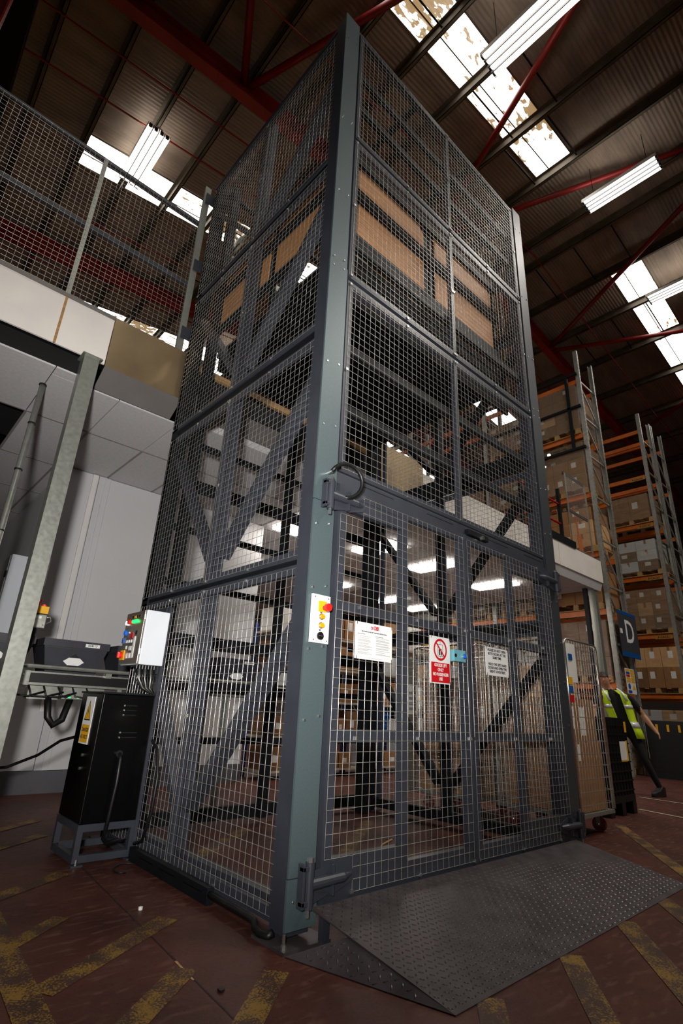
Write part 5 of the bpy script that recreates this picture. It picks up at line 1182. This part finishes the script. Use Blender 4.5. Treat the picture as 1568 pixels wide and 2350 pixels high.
MB().box(5.0, 5.5, 4.415, 4.4295, .90, .945).build('crate_rim', 'blue_plastic', t); MB().box(5.24, 5.31, 4.43, 4.442, .66, .76).build('paper_label', 'paper', t)
t = thing('hivis_jacket', 'bright yellow jacket hanging on the blue shelf post', 'jacket', (5.95, 4.36, 0.7))
MB().prism([(5.82, 0.62), (5.98, 0.55), (6.06, 0.80), (6.04, 1.05), (5.96, 1.12), (5.88, 1.04)], 'y', 4.32, 4.40).build('jacket_body', 'hivis', t, fix=True, bevel=0.02)
MB().box(5.95, 5.97, 4.39, 4.418, 1.10, 1.14).build('hook', 'zinc', t)
for k in range(2):
    t = thing('notice_sheet', ['white sheet with green pictograms on the left of the lift side post', 'white sheet with green pictograms on the right of the lift side post'][k], 'notice', (5.6 + 0.6 * k, 3.0, 1.1))
    MB().box(4.3 + 0.5 * k, 4.52 + 0.5 * k, 3.0, 3.004, 0.95, 1.35).build('sheet', 'white_print', t)
    MB().box(4.28 + 0.5 * k, 4.54 + 0.5 * k, 3.006, 3.03, 0, 1.7).build('stand', 'galv', t)
    for j in range(4): MB().box(4.33 + 0.5 * k, 4.49 + 0.5 * k, 2.998, 2.9995, 1.0 + 0.07 * j, 1.04 + 0.07 * j).build('pictogram', 'grey_print', t)

# ================================================================== THE PERSON (walking past behind the roll cage)
O = Vector((7.35, 1.12, 0)); u_ = Vector((0.38, -0.92, 0)); n_ = Vector((-0.92, -0.38, 0))
def H(a, b, z): return O + u_ * a + n_ * b + Vector((0, 0, z))
person = thing('person', 'person in yellow reflective vest and black clothes, leaning while walking past the racks', 'person', tuple(O))
def skin_mesh(name, chains, parent, sub=2):
    vs_, es_, rs_, idx = [], [], [], {}
    for ch in chains:
        prev = None
        for (key, p, r) in ch:
            if key not in idx: idx[key] = len(vs_); vs_.append(tuple(Vector(p) - O)); rs_.append(r)
            if prev is not None and prev != idx[key]: es_.append((prev, idx[key]))
            prev = idx[key]
    me = bpy.data.meshes.new('tmp'); me.from_pydata(vs_, es_, []); o = bpy.data.objects.new('tmp', me); COL.objects.link(o)
    sm = o.modifiers.new('skin', 'SKIN'); sm.use_smooth_shade = True
    for i, r in enumerate(rs_):
        d = me.skin_vertices[0].data[i]; d.radius = r if isinstance(r, tuple) else (r, r); d.use_root = (i == 0)
    ss = o.modifiers.new('sub', 'SUBSURF'); ss.levels = sub; ss.render_levels = sub
    m2 = bpy.data.meshes.new_from_object(o.evaluated_get(bpy.context.evaluated_depsgraph_get())); bpy.data.objects.remove(o)
    m2.name = name; m2.polygons.foreach_set('use_smooth', [True] * len(m2.polygons))
    r = bpy.data.objects.new(name, m2); COL.objects.link(r); r.parent = parent
    return r
ch = []
torso = [('pel', H(-.13, 0, .92), (.15, .11)), ('wst', H(-.17, 0, 1.06), (.135, .10)), ('chs', H(-.22, .02, 1.27), (.16, .115)), ('nb', H(-.27, .03, 1.42), (.10, .08)), ('nk', H(-.31, .05, 1.475), .052), ('hd0', H(-.335, .08, 1.535), .072), ('hd1', H(-.35, .09, 1.60), .082), ('hd2', H(-.365, .085, 1.665), .068)]
ch.append(torso)
def hand(pref, w0, dirv, side, curl):
    # palm and five fingers, each its own short chain
    d = dirv.normalized(); s = side.normalized(); n2 = d.cross(s)
    c = [[(pref + 'w', w0, .027), (pref + 'p', w0 + d * .05, (.034, .018))]]
    for k, (off, ln) in enumerate(((-.027, .060), (-.009, .070), (.009, .066), (.027, .052))):
        b = w0 + d * .085 + s * off
        c.append([(pref + 'p', None, None), (pref + 'f%d0' % k, b, .010), (pref + 'f%d1' % k, b + d * ln * .5 + n2 * curl * .012, .0085), (pref + 'f%d2' % k, b + d * ln * .85 + n2 * curl * .035, .007)])
    b = w0 + d * .035 - s * .034
    c.append([(pref + 'p', None, None), (pref + 't0', b, .011), (pref + 't1', b + d * .03 - s * .02, .010), (pref + 't2', b + d * .055 - s * .022 + n2 * curl * .01, .008)])
    return c
def arm(pref, sh, el, wr, hd):
    ch.append([('chs', None, None), (pref + 's', sh, .066), (pref + 'e', el, .042), (pref + 'm', el.lerp(wr, .4), .043), (pref + 'w', wr, .027)])
    for q in hand(pref, wr, hd, u_.cross(Vector((0, 0, 1))), 1): ch.append(q)
arm('R', H(-.03, .02, 1.35), H(.13, -.06, 1.10), H(.25, .03, .90), Vector(H(.31, .06, .81) - H(.25, .03, .90)))
arm('L', H(-.40, .04, 1.36), H(-.55, .10, 1.13), H(-.56, .30, 1.02), Vector(H(-.57, .40, 1.0) - H(-.56, .30, 1.02)))
def leg(pref, hip, kn, an, toe):
    ch.append([('pel', None, None), (pref + 'h', hip, .095), (pref + 'k', kn, .058), (pref + 'c', kn.lerp(an, .35), .056), (pref + 'a', an, .040), (pref + 'b', an.lerp(toe, .5) - Vector((0, 0, .02)), (.045, .035)), (pref + 't', toe, (.040, .028))])
leg('R', H(-.04, 0, .86), H(.06, .03, .49), H(.22, -.05, .10), H(.12, .10, .045))
leg('L', H(-.22, 0, .86), H(-.28, .10, .47), H(-.32, .02, .09), H(-.43, .10, .045))
pts_ = {}
for c_ in ch:
    for (k, p, r) in c_:
        if p is not None and k not in pts_: pts_[k] = (p, r)
ch = [[(k, *pts_[k]) for (k, p, r) in c_] for c_ in ch]
body = skin_mesh('body', ch, person)
for m in ('skin', 'cloth_black'): body.data.materials.append(M(m))
for p in body.data.polygons:
    c_ = body.data.vertices[p.vertices[0]].co + O; a = (c_ - O).dot(u_); z = c_.z
    arm_low = (a > 0.10 and 0.7 < z < 1.20) or (a < -0.50 and 0.8 < z < 1.22)
    p.material_index = 0 if (z > 1.46 or (arm_low and not (a < 0.20 and z < 0.78))) else 1
for k in ('R', 'L'):                                         # boots
    a_, t_ = pts_[k + 'a'][0], pts_[k + 't'][0]; d = (t_ - a_); d.z = 0; d.normalize(); s = Vector((-d.y, d.x, 0)); mb = MB()
    for (f, w_, z0, z1) in ((-.07, .035, 0, .12), (0, .045, 0, .14), (.09, .048, 0, .085), (.17, .045, 0, .07), (.215, .025, 0.005, .05)):
        c_ = Vector((a_.x, a_.y, max(0.0, a_.z - 0.10))) + d * f
        for sx, zz in ((-1, z0), (1, z0), (1, z1), (-1, z1)): mb.v.append(tuple(c_ + s * sx * w_ + Vector((0, 0, zz))))
    for i in range(4):
        for j in range(4): mb.f.append((4 * i + j, 4 * i + (j + 1) % 4, 4 * i + 4 + (j + 1) % 4, 4 * i + 4 + j))
    mb.f += [(3, 2, 1, 0), (16, 17, 18, 19)]; mb.build('boot', 'rubber', person, fix=True, bevel=0.01)
# vest: open-fronted shell around the torso
def ellring(c, rx, ry, t0, t1, n=18):
    return [Vector(c) + u_ * (rx * math.cos(t0 + (t1 - t0) * k / n)) + n_ * (ry * math.sin(t0 + (t1 - t0) * k / n)) for k in range(n + 1)]
def vest_shell(rows, t0, t1, name, m, parent, grow=0.0):
    mb = MB(); R_ = [ellring(c, rx + grow, ry + grow, t0, t1) for (c, rx, ry) in rows]; n = len(R_[0])
    for r in R_: mb.v += [tuple(p) for p in r]
    for i in range(len(R_) - 1):
        for j in range(n - 1): mb.f.append((i * n + j, i * n + j + 1, (i + 1) * n + j + 1, (i + 1) * n + j))
    o = mb.build(name, m, parent, smooth=True); sd = o.modifiers.new('solid', 'SOLIDIFY'); sd.thickness = 0.006; return o
rows = [(H(-.08, 0, .76), .19, .15), (H(-.10, 0, .86), .185, .148), (H(-.15, 0, 1.02), .175, .14), (H(-.18, .01, 1.15), .185, .145), (H(-.215, .02, 1.28), .20, .15), (H(-.23, .03, 1.37), .19, .13), (H(-.27, .035, 1.435), .11, .09)]
gap = 0.42
vest = vest_shell(rows, math.pi / 2 + gap, math.pi * 2.5 - gap, 'vest', 'hivis', person)
def strip_rows(i, f0, f1):
    (c0, a0, b0), (c1, a1, b1) = rows[i], rows[i + 1]
    L_ = lambda f: (c0.lerp(c1, f), a0 + (a1 - a0) * f, b0 + (b1 - b0) * f)
    return [L_(f0), L_(f1)]
vest_shell(strip_rows(1, .3, .8), math.pi / 2 + gap, math.pi * 2.5 - gap, 'reflective_strip', 'reflective', vest, 0.008)
vest_shell(strip_rows(3, .2, .6), math.pi / 2 + gap, math.pi * 2.5 - gap, 'reflective_strip', 'reflective', vest, 0.008)
for sgn in (1, -1):
    mb = MB(); base = [H(-.18 + sgn * .12, .165, 1.28), H(-.23 + sgn * .115, .13, 1.40), H(-.27 + sgn * .10, .05, 1.455), H(-.26 + sgn * .11, -.06, 1.42)]
    mb.tube(base, 0.018, 6).build('shoulder_strip', 'reflective', vest, smooth=True)
# head details
hc = H(-.352, .088, 1.605)
mb = MB(); n = 14
for i in range(7):
    ph = math.pi / 2 * i / 6
    for j in range(n):
        th = 2 * math.pi * j / n; r = math.cos(ph)
        low = -0.045 if (math.sin(th) < 0.25) else 0.02
        z = (0.095 * math.sin(ph)) if i else low
        mb.v.append(tuple(hc + u_ * (.086 * r * math.cos(th) - .008) + n_ * (.098 * r * math.sin(th) - .006) + Vector((0, 0, .012 + z))))
for i in range(6):
    for j in range(n): mb.f.append((i * n + j, i * n + (j + 1) % n, (i + 1) * n + (j + 1) % n, (i + 1) * n + j))
mb.build('hair', 'hair', person, smooth=True)
for sgn in (-1, 1):
    e = hc + u_ * (sgn * .032) + n_ * .080
    MB().cyl(e - n_ * .004, e + n_ * .002, .008, 10).build('eye', 'white_print', person); MB().cyl(e + n_ * .002, e + n_ * .003, .0055, 8).build('iris', 'hair', person)
    q = hc + u_ * (sgn * .084) + Vector((0, 0, -.012)); MB().cyl(q - n_ * .016, q + n_ * .016, .026, 10, .018).build('ear', 'skin', person, smooth=True)
e = hc + n_ * .080; mb = MB(); mb.tube([e + Vector((0, 0, .005)), e + n_ * .016 + Vector((0, 0, -.02)), e + n_ * .020 + Vector((0, 0, -.036)), e + Vector((0, 0, -.040))], .010, 6, [.006, .010, .013, .008]); mb.build('nose', 'skin', person, smooth=True)
q = hc + n_ * .076 + Vector((0, 0, -.062)); MB().bar(q - u_ * .022, q + u_ * .022, .010, .008).build('mouth', 'skin', person)
